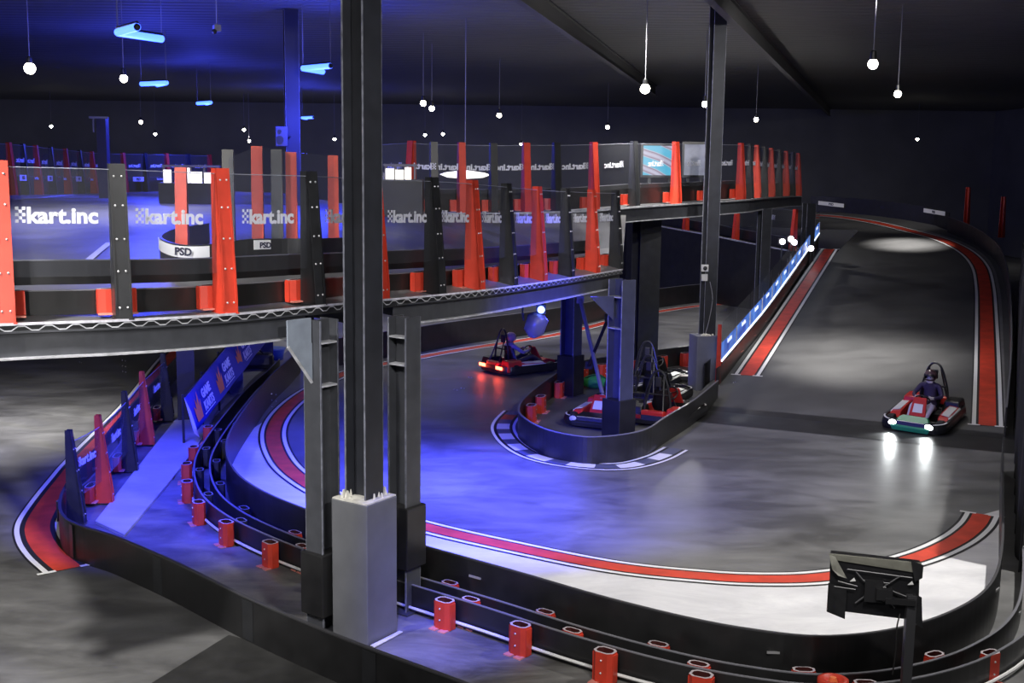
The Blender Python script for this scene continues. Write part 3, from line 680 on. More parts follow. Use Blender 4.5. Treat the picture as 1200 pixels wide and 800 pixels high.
m2.lathe([(.1, 0), (.1, .012)], Matrix.Translation(sp_+Vector((-.02, -.15, -.08))) @ Matrix.Rotation(PI/2, 4, 'X'), 16)
m2.lathe([(.05, 0), (.05, .012)], Matrix.Translation(sp_+Vector((-.02, -.15, .12))) @ Matrix.Rotation(PI/2, 4, 'X'), 16); m2.build('driver_cone', BLKM, spk)
m = MB(); m.tube([sp_+Vector((.12, .0, 0)), at(341, 160, 26.9)], .02, 6); m.build('bracket', BLKM, spk)
plain_col('black bridge column in front of the glowing blue ramp panels', 894, 300, 31.0, 0, br[13].z-.3, .3, COLM, name='bridge_column')
plain_col('black bridge column at the top end of the glowing ramp barrier', 947, 270, 38.0, SL*10, br[-1].z-.25, .34, COLM, name='bridge_column')
plain_col('dark bridge column in the shadow right of the near deck end', 757, 300, 27, 0, br[8].z-.3, .55, BLKM, name='bridge_column')
plain_col('blue lit under-deck column just right of the blue banner', 277, 473, 24.2, 0, 3.7, .3, BCOL, name='deck_column')
plain_col('dark under-deck column left of the blue banner near end', 219, 494, 21.5, 0, 3.7, .34, BLKM, name='deck_column')
plain_col('dark far under-deck column behind the blue banner', 313, 433, 27.7, 0, 3.8, .3, BLKM, name='deck_column')
# mast with cross bar on the mezzanine
p = at(122, 195, 30); t = thing('camera_mast', 'dark mast with a short cross bar standing on the far left mezzanine', 'mast', (p.x, p.y, deck_z(p.x, p.y)))
m = MB(); zt = at(122, 138, 30).z; zb_ = deck_z(p.x, p.y); m.box((p.x, p.y, (zt+zb_)/2), (.26, .26, zt-zb_)); m.build('pole', mat('mast_navy', (.04, .04, .09), .5), t)
m = MB(); m.box((p.x-.05, p.y-.15, zt), (.5, .06, .06), .2); m.box((p.x-.2, p.y-.15, zt-.2), (.04, .04, .4)); m.build('cross_bar', CABLE, t)
# ------------------------------------------------------------------ ramp side LED barrier
LB = [RP(*p) for p in [(840, 452), (848, 445), (868, 419), (893, 388), (918, 352), (942, 316), (959, 290)]]
lbl = spline(LB, 6)
tl = thing('glowing_ramp_barrier', 'ramp side barrier with a glowing blue panel strip under clear plastic', 'barrier', tuple(LB[2]))
m = MB(); m.wall(lbl, -.03, .0, -.05, .42); m.wall(lbl, -.34, -.31, -.3, .5); m.build('low_rail', BLK, tl)
LBM = bpy.data.materials.new('lit_blue_print'); LBM.use_nodes = True; nt = LBM.node_tree; b = nt.nodes['Principled BSDF']
tcn = nt.nodes.new('ShaderNodeTexCoord'); nz = nt.nodes.new('ShaderNodeTexNoise'); nz.inputs['Scale'].default_value = 2.2; nz.inputs['Detail'].default_value = 3
rp_ = nt.nodes.new('ShaderNodeValToRGB'); rp_.color_ramp.elements[0].position = .35; rp_.color_ramp.elements[0].color = (.01, .05, .32, 1); rp_.color_ramp.elements[1].position = .7; rp_.color_ramp.elements[1].color = (.12, .3, .8, 1)
nt.links.new(tcn.outputs['Object'], nz.inputs['Vector']); nt.links.new(nz.outputs['Fac'], rp_.inputs['Fac']); nt.links.new(rp_.outputs['Color'], b.inputs['Emission Color']); b.inputs['Emission Strength'].default_value = .9
b.inputs['Base Color'].default_value = (.02, .06, .3, 1)
LEDW = mat('led_strip_glow', (.9, .95, 1), .5, emit=(.75, .85, 1), estr=2.2)
lb2 = resample(lbl[4:], 1.6); K = len(lb2)
LGT = mat('lit_lettering', (.9, .9, 1), .5, emit=(.75, .85, 1), estr=1.)
KL = text_mesh('kart.inc', .2, .006, .003); KL.materials.append(LGT)
for i in range(K-1):
    a, c = lb2[i], lb2[i+1]; a2 = a.lerp(c, .02); c2_ = a.lerp(c, .97)
    m = MB(); m.wall([a2, c2_], -.02, .0, .55, .95); po = m.build('lit_panel', LBM, tl)
    d = (c-a).normalized(); n_ = Vector((d.y, -d.x, 0)); l = put_mesh(KL, 'lettering', tl, a.lerp(c, .5)+n_*.012+Vector((0, 0, .82)), d, scale=.8, under=po)
    m = MB(); m.wall([a2, c2_], -.012, -.004, .95, 1.45); m.build('clear_panel', CLEAR, tl)
    m = MB(); m.box(c+Vector((0, 0, .75)), (.03, .04, .42)); m.build('panel_joint', EDGE, tl)
    block_mesh(a.lerp(c, .5)-n_*.17+Vector((0, 0, .12)), d, .3, .2, .3).build('spacer_block', BLOCKM, tl)
m = MB(); m.wall(lb2, .0, .025, .52, .56); m.build('led_strip', LEDW, tl)
pm, bo = post_mesh(lb2[0]+Vector((0, 0, -.1)), lb2[1]-lb2[0], 1.5, .06, .12, .05, .08); pm.build('post', RED, tl)
for j, (px, py, Y) in enumerate([(917, 283, 36.5), (927, 280, 36.8), (931, 284, 36.9), (950.5, 291, 37.3)]):
    p = at(px, py, Y)
    t = thing('flood_lamp', ['small white flood lamp glaring left of the ramp top barrier', 'uppermost small flood lamp glaring through the ramp top panels', 'small flood lamp glaring between two others behind ramp top panels', 'small white flood lamp at the far end of the blue panel strip'][j], 'lamp', tuple(p-Vector((0, 0, .08))), group=None)
    m = MB(); m.ball(p, .1, 0, 10, (1, .6, 1)); m.build('lens', mat('flood_glow', (1, .95, 1), .5, emit=(1, .92, 1), estr=9), t)
    m = MB(); m.box(p+Vector((0, .1, 0)), (.24, .1, .22)); m.tube([p+Vector((0, .1, -.1)), p+Vector((0, .1, -.6))], .02, 6); m.build('housing', BLKM, t)
# wall of the descending ramp behind the bridge with its fence
dw = [at(735, 258, 45), at(801, 270, 42.8), at(830, 275, 41.8), at(859, 281, 40.7), at(926, 294, 38.5)]
tw_ = thing('ramp_side_wall', 'black sheeted side wall of the far ramp under the bridge', 'wall', (dw[2].x, dw[2].y, 0))
m = MB(); N = len(dw)
m.add([Vector((p.x, p.y+o, z)) for p in dw for o, z in ((0, 0), (0, p.z), (2.5, p.z), (2.5, 0))], [(4*i+k, 4*i+(k+1) % 4, 4*i+4+(k+1) % 4, 4*i+4+k) for i in range(N-1) for k in range(4)]+[(3, 2, 1, 0), (4*N-4, 4*N-3, 4*N-2, 4*N-1)])
m.build('sheeting', BLK, tw_)
m = MB(); m.wall(dw, -.02, .03, -.02, .03); m.build('top_edge', EDGE, tw_)
fence('dim fence with red posts on the far ramp below the bridge', tuple(dw[2]), dw, [None, 'r', 'b', 'r', 'r'], logo_z=1.0, lscale=1.2, logo_flip=True, blocks=False, rails=((.02, .4),), bolts=False)
# ------------------------------------------------------------------ right hand barrier and far ramp barrier
rbl = spline(RB, 6)
t = thing('right_ramp_barrier', 'dark barrier along the right side of the ramp with slim red posts', 'barrier', tuple(RB[2]))
m = MB(); m.wall(rbl, .0, .03, -.05, .6); m.wall(rbl, -.004, .034, .6, .612, 1); m.build('rail', [BLK, RE], t)
for px, py in ((1175, 276), (1134, 262)):
    b_ = RP(px, 330 if px == 1175 else 283); b_ = b_+TD*3.2 if px == 1175 else b_
    pm, bo = post_mesh(RP(px, py+2), Vector((-1, 1, 0)), 1.55); pm.build('post', RED, t)
ca, cb = P(1188, 640), P(1188, 512); cdir = (cb-ca).normalized(); ca = ca-cdir*1.2; cb = cb+cdir*12
t = thing('side_curtain', 'tall black curtain along the far right edge of the hall floor', 'curtain', tuple(ca.lerp(cb, .5)))
L_ = (cb-ca).length; cp = [ca+cdir*(L_*i/90) for i in range(91)]; cn = Vector((cdir.y, -cdir.x, 0))
cp = [p+cn*(.05+.05*math.sin(i*1.3)) for i, p in enumerate(cp)]
m = MB(); m.wall(cp, 0, .02, 0.01, 3.2); m.build('cloth', mat('black_cloth', (.012, .012, .016), .9), t)
m = MB(); m.tube([ca+cn*.06+Vector((0, 0, 3.22)), cb+cn*.06+Vector((0, 0, 3.22))], .03, 6)
for q in (0, .33, .66, 1):
    c_ = ca.lerp(cb, q)+cn*.16; m.tube([c_, c_+Vector((0, 0, 3.22))], .03, 6)
m.build('rail_frame', BLKM, t)
fbl = spline(FB, 6)
t = thing('far_ramp_barrier', 'far black barrier with white sign strips at the top bend of the ramp', 'barrier', tuple(FB[2]))
m = MB(); m.wall(fbl, 0, .03, -.05, .66); m.build('rail', BLK, t)
for px0, px1, y0, y1 in ((959, 989, 237.5, 241), (1017, 1052, 241, 244.5), (1081, 1108, 246, 250.5)):
    def onb(px, py):
        # point of the barrier line under this heading
        d = ray(px, py); best = min(fbl, key=lambda p: abs(p.x*d.y-p.y*d.x)); return raw(px, py, best.y-.06)
    a, c = onb(px0, y0), onb(px1, y1)
    x = (c-a); L_ = x.length; x.normalize(); n_ = Vector((x.y, -x.x, 0)).normalized()
    sign_strip(t, a.lerp(c, .5), x, w=L_, h=.17, me=PSD, s=1.3)
# ------------------------------------------------------------------ ground level fence on the left
GF = [(100, 612, 'b'), (133, 588, 'r'), (162, 551, 'b'), (181, 520, 'r'), (204, 492, 'b')]
gf = [P(a, b_, .04) for a, b_, _ in GF]
fence('ground level fence with clear panels under the deck beside the left track', tuple(gf[1]), gf, [c for *_, c in GF], h=1.38, pw=(.12, .25, .09, .08), blocks=2, rails=((.0, .3),), logo_z=.8, panel=(.35, 1.2), lscale=.95, logo_flip=False)
# ------------------------------------------------------------------ banner
TL, BL, BR_, TR = at(216, 466, 19.5), at(228, 508, 19.5), at(312, 400, 25.6), at(280, 388, 24.2)
bt = thing('banner', 'blue banner with white lettering and orange flames hung under the deck', 'banner', tuple(BL))
def bp_(u, v): return (BL.lerp(BR_, u)).lerp(TL.lerp(TR, u), v)
m = MB(); nu = 24; vs = []
nb_ = ((BR_-BL).cross(TL-BL)).normalized()
for i in range(nu+1):
    for v in (0, .5, 1):
        vs.append(bp_(i/nu, v)+nb_*(.03*math.sin(i*.9)*(.4+.6*v)))
m.add(vs, [(3*i+k, 3*i+3+k, 3*i+4+k, 3*i+1+k) for i in range(nu) for k in (0, 1)])
m.add([v-nb_*.006 for v in vs], [(3*i+k, 3*i+3+k, 3*i+4+k, 3*i+1+k) for i in range(nu) for k in (0, 1)], 1)
m.build('sheet', [BLUEB, BAN_BACK], bt)
m = MB(); a = TL; c = BL; m.add([a, c, c+Vector((.06, .12, -.1)), a.lerp(c, .4)+Vector((.02, .1, 0))], [(0, 1, 2, 3)]); m.build('folded_end', BAN_BACK, bt)
m = MB(); m.tube([TL+Vector((0, .05, .02)), TR+Vector((0, .05, .02))], .02, 6)
for s in (0.0, .3, .6, .98):
    q = TL.lerp(TR, s)+Vector((-.05, .06, 0)); m.tube([Vector((q.x, q.y, 0)), q+Vector((0, 0, .05))], .025, 6)
m.build('support_frame', BLKM, bt)
GAME = text_mesh('GAME\nKARTS', .30, .012, .003); GAME.materials.append(TXT)
xd = (BR_-BL).normalized(); ud = (TL-BL).normalized()
for u in (.17, .48, .8):
    c = bp_(u, .56)+nb_*.045
    put_mesh(GAME, 'lettering', bt, c+xd*.25, xd, ud, .8)
    m = MB(); fl_ = [(-.18, -.2), (.16, -.2), (.2, .1), (.1, -.02), (.1, .26), (0, .04), (-.08, .18), (-.1, .0), (-.22, .08)]
    M4 = Matrix.Translation(c-xd*.5-ud*.06) @ Matrix((xd, ud, nb_)).transposed().to_4x4()
    m.prism([(x*1.1, y*1.1) for x, y in fl_], M4, .004); m.build('flame_emblem', ORANGE, bt)
    m = MB(); m.prism([(-.42, -.30), (.38, -.30), (.38, -.28), (-.42, -.28)], Matrix.Translation(c+xd*.25) @ Matrix((xd, ud, nb_)).transposed().to_4x4(), .004); m.build('underline', TXT, bt)
# clutter under the deck
p = P(298, 432); t = thing('equipment_bag', 'black bag lying on the floor behind the blue banner', 'bag', tuple(p))
m = MB(); m.box((p.x, p.y, .22), (1.0, .5, .4), .2); m.build('body', BLKM, t, bevel=.12)
m = MB(); m.tube(spline([p+Vector((-.25, -.2, .42)), p+Vector((-.1, -.22, .52)), p+Vector((.15, -.2, .52)), p+Vector((.28, -.17, .42))], 5), .02, 6); m.build('handle', RUB, t)
p = P(322, 421); t = thing('tub', 'small blue tub on the floor beside the far under-deck column', 'tub', tuple(p))
m = MB(); m.lathe([(.22, 0), (.28, .3), (.25, .3), (.2, .04)], Matrix.Translation(p), 16); m.build('bowl', mat('blue_tub', (.03, .08, .5), .4), t, smooth=True)
m = MB(); m.lathe([(.285, .28), (.3, .29), (.3, .32), (.26, .32)], Matrix.Translation(p), 16); m.build('rim', mat('pale_blue_rim', (.2, .3, .7), .4), t)
# ------------------------------------------------------------------ lamps
def pendant(px, py, j, lab, z=7.0, r=.09):
    p = P(px, py, z)
    if p.y > 60 or p.y < 0: p = at(px, py, 60)
    t = thing('pendant_spotlight', lab, 'lamp', tuple(p), group=None)
    m = MB(); m.ball(p, r, 0, 10); m.build('bulb', LAMPW, t, smooth=True)
    m = MB(); m.lathe([(.03, .22), (.05, .2), (.06, r*.8), (.05, r*.8)], Matrix.Translation(p), 12); m.build('shade', BLKM, t)
    m = MB(); m.tube([p+Vector((0, 0, .2)), Vector((p.x, p.y, 8.99))], .01, 5); m.build('cord', CABLE, t)
    return p
LP = [(35, 80, 'bright pendant spotlight on a long cord at the far upper left'),
      (145, 92, 'white pendant spotlight directly below the upper left blue tube light'),
      (60, 148, 'low white spotlight above the left mezzanine fence, far left'),
      (165, 143, 'upper of two close white spotlights right of the camera mast'),
      (182, 157, 'lower of two close white spotlights right of the camera mast'),
      (286, 152, 'upper of two stacked white spotlights left of the far roof column'),
      (292, 165, 'lower of two stacked white spotlights left of the far roof column'),
      (392, 163, 'small white spotlight just left of the foreground roof column'),
      (496, 121, 'left of two touching white spotlights right of the foreground column'),
      (506, 127, 'right of two touching white spotlights on a cord right of foreground column'),
      (519, 157, 'lower white spotlight hanging on the cord below the touching pair'),
      (498, 158, 'tiny white spotlight low to the left beneath the touching pair'),
      (585, 135, 'lone white spotlight at the middle of the dark ceiling'),
      (611, 169, 'tiny white spotlight at the top edge of the bridge panels'),
      (712, 149, 'small white spotlight low above the bridge between two brighter ones'),
      (756, 104, 'bright lone spotlight high above the lit screen on the bridge'),
      (826, 122, 'small white spotlight at the left side of the right roof column'),
      (886, 140, 'white spotlight just above the right end of the bridge fence'),
      (1023, 75, 'highest of three star-like spotlights at the right above the ramp'),
      (1052, 110, 'middle of three star-like spotlights at the right above the ramp'),
      (1075, 163, 'lowest of three star-like spotlights at the right above the ramp')]
LPOS = []
for j, (px, py, lab) in enumerate(LP): LPOS.append(pendant(px, py, j, lab, r=.11 if j in (0, 15) else .085))
def tubelight(v, a, c, lab, cord=True):
    V_, A_, C_ = P(*v, 7.5), P(*a, 7.5), P(*c, 7.5)
    t = thing('blue_tube_light', lab, 'light', tuple(V_))
    d1 = (A_-V_); d2 = (C_-V_)
    d1 = d1.normalized()*min(1.15, max(.8, d1.length)); d2 = d2.normalized()*d1.length*.95
    for d in (d1, d2):
        m = MB(); m.tube([V_, V_+d*.5, V_+d], .068, 10); m.build('glowing_tube', LEDB, t)
        m = MB(); m.tube([V_+Vector((0, 0, .07)), V_+d+Vector((0, 0, .07))], .035, 6); m.build('tray', BLKM, t)
    m = MB(); m.tube([V_+Vector((0, 0, .06)), Vector((V_.x, V_.y, 8.99))], .012, 5); e = V_+d1; m.tube([e+Vector((0, 0, .06)), Vector((e.x, e.y, 8.99))], .006, 5); m.build('cord', CABLE, t)
    m = MB(); m.ball(V_+d1, .06, 0, 8); m.ball(V_+d2, .06, 0, 8); m.build('end_cap', BLKM, t)
    return (V_+d1*.5)
TLS = [tubelight((138, 38), (192, 46), (163, 31), 'largest blue tube light in a V at the upper left of the ceiling'),
       tubelight((195, 97), (162, 98.5), (176, 101), 'blue tube light lower down, second of the left ceiling row'),
       tubelight((247, 120), (218, 122), (232, 124), 'farthest small blue tube light of the left ceiling row'),
       tubelight((355, 80), (400, 76), (372, 83), 'blue tube light just left of the foreground roof column top'),
       tubelight((354, 138), (376, 137), (365, 140), 'small distant blue tube light low beside the far roof column')]
p = at(254, 30, 20); t = thing('ceiling_camera', 'small dark camera hanging on a thin rod from the upper left ceiling', 'camera', tuple(p-Vector((0, 0, .15))))
m = MB(); m.tube([p, Vector((p.x, p.y, 8.99))], .012, 5); m.build('rod', CABLE, t)
m = MB(); m.box(p-Vector((0, 0, .05)), (.12, .22, .12), .4); m.ball(p-Vector((.02, .12, .12)), .05, 1, 8); m.build('body', [CABLE, BLKM], t)
# moving head lamp under the deck edge
p = at(634, 362, 17.6)
t = thing('moving_head_lamp', 'stage lamp with a blue lens hanging under the near deck edge', 'lamp', tuple(p-Vector((0, 0, .45))))
m = MB(); m.ball(p+Vector((.0, -.1, 0)), .06, 0, 10); m.build('lens', mat('blue_lens_glow', (.2, .3, 1), .4, emit=(.12, .2, 1), estr=14), t, smooth=True)
m = MB(); m.lathe([(.05, .0), (.17, .1), (.18, .35), (.1, .42)], Matrix.Translation(p+Vector((-.15, 0, -.48))) @ Matrix.Rotation(.3, 4, 'Y'), 14); m.build('head', mat('lamp_grey', (.08, .08, .09), .4), t, smooth=True)
m = MB(); m.tube(spline([p+Vector((-.28, 0, -.2)), p+Vector((-.3, 0, .02)), p+Vector((-.15, 0, .1)), p+Vector((0, 0, .05)), p+Vector((.03, 0, -.2))], 5), .02, 6); m.box(p+Vector((-.13, 0, .15)), (.26, .18, .08)); m.box(p+Vector((0, .05, 0)), (.16, .16, .16)); m.tube([p+Vector((-.13, 0, .15)), Vector((p.x-.13, p.y, deck_z(p.x-.13, p.y)-.1))], .025, 6); m.build('yoke', BLKM, t)
# ------------------------------------------------------------------ glowing stand-ins added behind the panels for reflected screens and windows
SCR = bpy.data.materials.new('reflected_screen_picture'); SCR.use_nodes = True; nt = SCR.node_tree; b = nt.nodes['Principled BSDF']
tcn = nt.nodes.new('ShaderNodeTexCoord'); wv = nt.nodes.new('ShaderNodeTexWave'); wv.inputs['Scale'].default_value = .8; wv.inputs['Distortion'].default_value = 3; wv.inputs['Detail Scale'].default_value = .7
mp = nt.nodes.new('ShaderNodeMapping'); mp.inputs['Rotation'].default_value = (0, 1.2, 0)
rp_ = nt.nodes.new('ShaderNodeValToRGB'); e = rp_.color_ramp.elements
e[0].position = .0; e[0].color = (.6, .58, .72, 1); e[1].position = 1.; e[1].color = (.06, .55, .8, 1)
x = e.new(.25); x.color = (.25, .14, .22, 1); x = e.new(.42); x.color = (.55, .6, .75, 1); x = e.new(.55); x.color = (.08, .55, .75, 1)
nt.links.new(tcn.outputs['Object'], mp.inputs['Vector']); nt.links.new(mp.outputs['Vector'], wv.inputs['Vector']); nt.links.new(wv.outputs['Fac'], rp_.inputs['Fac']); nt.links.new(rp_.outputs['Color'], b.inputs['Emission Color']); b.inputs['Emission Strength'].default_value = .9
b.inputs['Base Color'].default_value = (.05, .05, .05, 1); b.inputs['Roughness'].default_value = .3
def screen(x0, y0, x1, y1, Y, lab, ma, name='screen_reflection', cat='screen'):  # emissive board added in place of a screen image mirrored in the panels
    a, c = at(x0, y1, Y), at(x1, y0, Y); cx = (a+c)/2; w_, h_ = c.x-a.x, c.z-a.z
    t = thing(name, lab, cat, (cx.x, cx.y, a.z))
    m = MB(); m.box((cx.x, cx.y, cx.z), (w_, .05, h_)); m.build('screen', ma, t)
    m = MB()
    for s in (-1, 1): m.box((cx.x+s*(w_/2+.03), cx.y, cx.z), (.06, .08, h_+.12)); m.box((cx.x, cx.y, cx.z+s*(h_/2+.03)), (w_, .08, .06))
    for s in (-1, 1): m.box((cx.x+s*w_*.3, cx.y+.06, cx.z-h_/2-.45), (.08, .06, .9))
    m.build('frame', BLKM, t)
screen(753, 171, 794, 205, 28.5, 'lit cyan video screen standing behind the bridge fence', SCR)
SWIRL = mat('reflected_swirl', (.3, .3, .36), .5, noise=.8, nscale=1.6, emit=(.16, .17, .2), estr=.8)
screen(801, 169, 828, 205, 28.9, 'grey swirled picture screen right of the cyan screen', SWIRL)
REFL_GLOW = mat('reflected_window_glow', (1, .97, .85), .5, emit=(1, .95, .8), estr=1.6)
def oval(x0, y0, x1, y1, Y, lab):  # glowing oval added in place of a bright light mirrored in the panels
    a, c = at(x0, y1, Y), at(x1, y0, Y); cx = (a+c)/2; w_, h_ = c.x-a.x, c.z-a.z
    t = thing('oval_reflection', lab, 'lamp', tuple(cx))
    m = MB(); m.lathe([(.05, -.2), (.7, -.14), (1, 0), (.75, .10), (.1, .2)], Matrix.Translation(cx) @ Matrix.Diagonal((w_/2, w_/2, h_*1.6, 1)), 28); m.build('oval_glow', REFL_GLOW, t, smooth=True)
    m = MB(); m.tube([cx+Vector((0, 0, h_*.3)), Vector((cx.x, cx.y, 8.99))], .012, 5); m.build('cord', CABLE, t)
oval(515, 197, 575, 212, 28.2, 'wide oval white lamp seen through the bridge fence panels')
def reflected_panes(x0, y0, x1, y1, Y, lab, n=4):  # glowing panes added in place of bright windows mirrored in the panels
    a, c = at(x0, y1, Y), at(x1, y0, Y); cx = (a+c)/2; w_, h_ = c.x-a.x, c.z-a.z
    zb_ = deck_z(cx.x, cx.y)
    t = thing('pane_reflection', lab, 'kiosk', (cx.x, cx.y, zb_))
    m = MB(); m.box((cx.x, cx.y+.3, (a.z+zb_)/2), (w_+.3, .5, a.z-zb_)); m.build('pane_base', BLKM, t)
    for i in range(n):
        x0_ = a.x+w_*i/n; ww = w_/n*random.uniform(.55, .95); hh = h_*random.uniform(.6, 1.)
        m = MB(); m.box((x0_+ww/2, cx.y, a.z+hh/2), (ww, .03, hh)); m.build('lit_pane', REFL_GLOW, t)
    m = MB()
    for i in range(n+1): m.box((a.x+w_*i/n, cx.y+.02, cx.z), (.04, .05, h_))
    m.box((cx.x, cx.y+.02, c.z+.02), (w_+.1, .08, .05)); m.build('frame', mat('pane_frame', (.2, .19, .18), .5), t)
reflected_panes(192, 196, 255, 214, 26, 'brightly lit kiosk glimpsed through the second left deck panel')
reflected_panes(452, 195, 486, 210, 21.5, 'small bright kiosk seen through panels right of the foreground column', 3)
# ------------------------------------------------------------------ television on a pole (seen from behind)
tvY = 9.2*KY
tv = thing('television_stand', 'back of a wrapped black television on a pole at the bottom right', 'television', tuple(Vector((raw(1068, 700, tvY+.0).x, tvY, 0))))
pole = raw(1068, 698, tvY); ptop = raw(1068, 697, tvY)
m = MB(); m.box((pole.x, tvY, ptop.z/2), (.085, .06, ptop.z)); m.box((pole.x, tvY, .015), (.5, .5, .03)); m.build('pole', mat('stand_grey', (.045, .045, .05), .45), tv)
q = [raw(971, 714, tvY+.25), raw(1076, 727, tvY+.02), raw(1078, 660, tvY+.02), raw(973, 648, tvY+.25)]
dv_ = Vector((.03, .09, 0))
m = MB(); m.hexa([q[0], q[1], q[1]+dv_, q[0]+dv_, q[3], q[2], q[2]+dv_, q[3]+dv_]); m.build('cabinet', mat('tv_back', (.014, .014, .016), .3), tv)
def tq_(u, v, o=.0): return (q[0].lerp(q[1], u)).lerp(q[3].lerp(q[2], u), v)-dv_.normalized()*o
m = MB(); vs = [tq_(-.01, 1.0, .03), tq_(1.02, 1.02, .03), tq_(1.0, .84, .02), tq_(.08, .9, .02)]
m.add(vs+[v+Vector((0, .01, .005)) for v in vs], [(0, 1, 2, 3), (7, 6, 5, 4), (0, 1, 5, 4), (1, 2, 6, 5), (2, 3, 7, 6), (3, 0, 4, 7)])
m.build('tape_strip', mat('olive_tape', (.2, .2, .17), .5, noise=.2), tv)
m = MB(); vs = [tq_(-.01, 1., .04), tq_(.06, .98, .05), tq_(.2, .62, .05), tq_(.1, .66, .06), tq_(.03, .75, .05)]; m.add(vs, [(0, 1, 2, 3, 4)]); m.build('shiny_wrap', mat('shiny_wrap', (.25, .25, .22), .25, noise=.5), tv); m = MB(); vs = [tq_(.9, 1.06, .03), tq_(1.04, 1., .04), tq_(1.03, .78, .05), tq_(.95, .7, .05)]; m.add(vs, [(0, 1, 2, 3)], 1); m.build('plastic_wrap', [RUB, mat('black_wrap', (.02, .02, .022), .3, noise=.3)], tv); m = MB()
vs = [tq_(-.01, .5, .03), tq_(.2, .42, .04), tq_(.19, -.1, .05), tq_(-.02, -.02, .03)]; m.add(vs, [(0, 1, 2, 3)], 1); m.build('plastic_wrap', [RUB, mat('black_wrap', (.02, .02, .022), .3, noise=.3)], tv); m = MB(); vs = [tq_(.93, .5, .05), tq_(1.03, .45, .05), tq_(1.05, -.1, .05), tq_(.97, -.02, .05)]; m.add(vs, [(0, 1, 2, 3)], 1)
m.build('plastic_wrap', [RUB, mat('black_wrap', (.02, .02, .022), .3, noise=.3)], tv)
m = MB(); WRM = mat('bracket_steel', (.13, .13, .14), .4)
for a, c in (((.38, .62), (.68, .62)), ((.4, .56), (.64, .54)), ((.42, .3), (.66, .3)), ((.3, .75), (.46, .5)), ((.46, .42), (.3, .2)), ((.62, .56), (.8, .78)), ((.6, .4), (.74, .2)), ((.06, .45), (.3, .44)), ((.1, .55), (.32, .5)), ((.64, .52), (.92, .4)), ((.66, .36), (.92, .26)), ((.2, .78), (.92, .76))): m.tube([tq_(*a, .04), tq_(*c, .04)], .006, 5)
m.build('wire', WRM, tv)
m = MB(); R = Matrix.Rotation(-.2, 3, 'Z')
m.box(tq_(.5, .46, .05), (.16, .05, .2), R=R); m.box(tq_(.62, .45, .09), (.14, .06, .1), R=R); m.box(tq_(.8, .36, .1), (.26, .04, .05), R=R); m.build('wall_bracket', mat('bracket_black', (.02, .02, .022), .35), tv)
m = MB()
for a in ((.26, .6), (.9, .66)): m.add([tq_(a[0]-.03, a[1]-.03, .045), tq_(a[0]+.04, a[1]-.01, .045), tq_(a[0]+.02, a[1]+.05, .045)], [(0, 1, 2)])
m.build('white_tag', WHT, tv)
m = MB(); m.tube(spline([tq_(.8, .1, .03), raw(1051, 735, tvY), raw(1050, 760, tvY), raw(1046, 790, tvY+.02)], 5), .007, 5); m.build('power_cable', RUB, tv)
# red fire-style hub on the far right rail seen at the bottom edge
p = P(976, 800, .36); t = thing('red_coupling', 'red round coupling on the barrier rails below the television', 'coupling', tuple(p-Vector((0, 0, .3))))
m = MB(); m.lathe([(.1, -.3), (.12, -.1), (.15, -.02), (.15, .04), (.1, .05), (.09, .0)], Matrix.Translation(p), 16); m.build('body', RED, t, smooth=True)
m = MB(); m.lathe([(.02, -.02), (.05, .0), (.03, .06)], Matrix.Translation(p), 10); m.build('core', ORANGE, t)
# ------------------------------------------------------------------ karts
def rrect(w, l, r, n=5, cut=0):
    out = []
    for cx, cy, a0 in ((w/2-r, l/2-r, 0), (-w/2+r, l/2-r, PI/2), (-w/2+r, -l/2+r, PI), (w/2-r, -l/2+r, 1.5*PI)):
        for k in range(n+1): a = a0+PI/2*k/n; out.append((cx+r*math.cos(a), cy+r*math.sin(a)))
    return out
HL_ON = mat('headlight_on', (1, 1, 1), .3, emit=(.95, 1, 1), estr=16); HL_OFF = mat('headlight_off', (.5, .52, .55), .2)
TLM_ON = mat('taillight_on', (1, .1, .05), .3, emit=(1, .09, .04), estr=14); TLM_OFF = mat('taillight_off', (.3, .02, .02), .3)
KRED = mat('kart_red', (.55, .03, .025), .35); KWH = mat('kart_white', (.75, .75, .76), .35); KBL = mat('kart_black', (.014, .014, .015), .4)
KGR = mat('kart_grey', (.12, .12, .13), .4, metal=.3); KGN = mat('kart_green', (.02, .25, .12), .4); HARN = mat('harness_dark', (.02, .02, .03), .7)
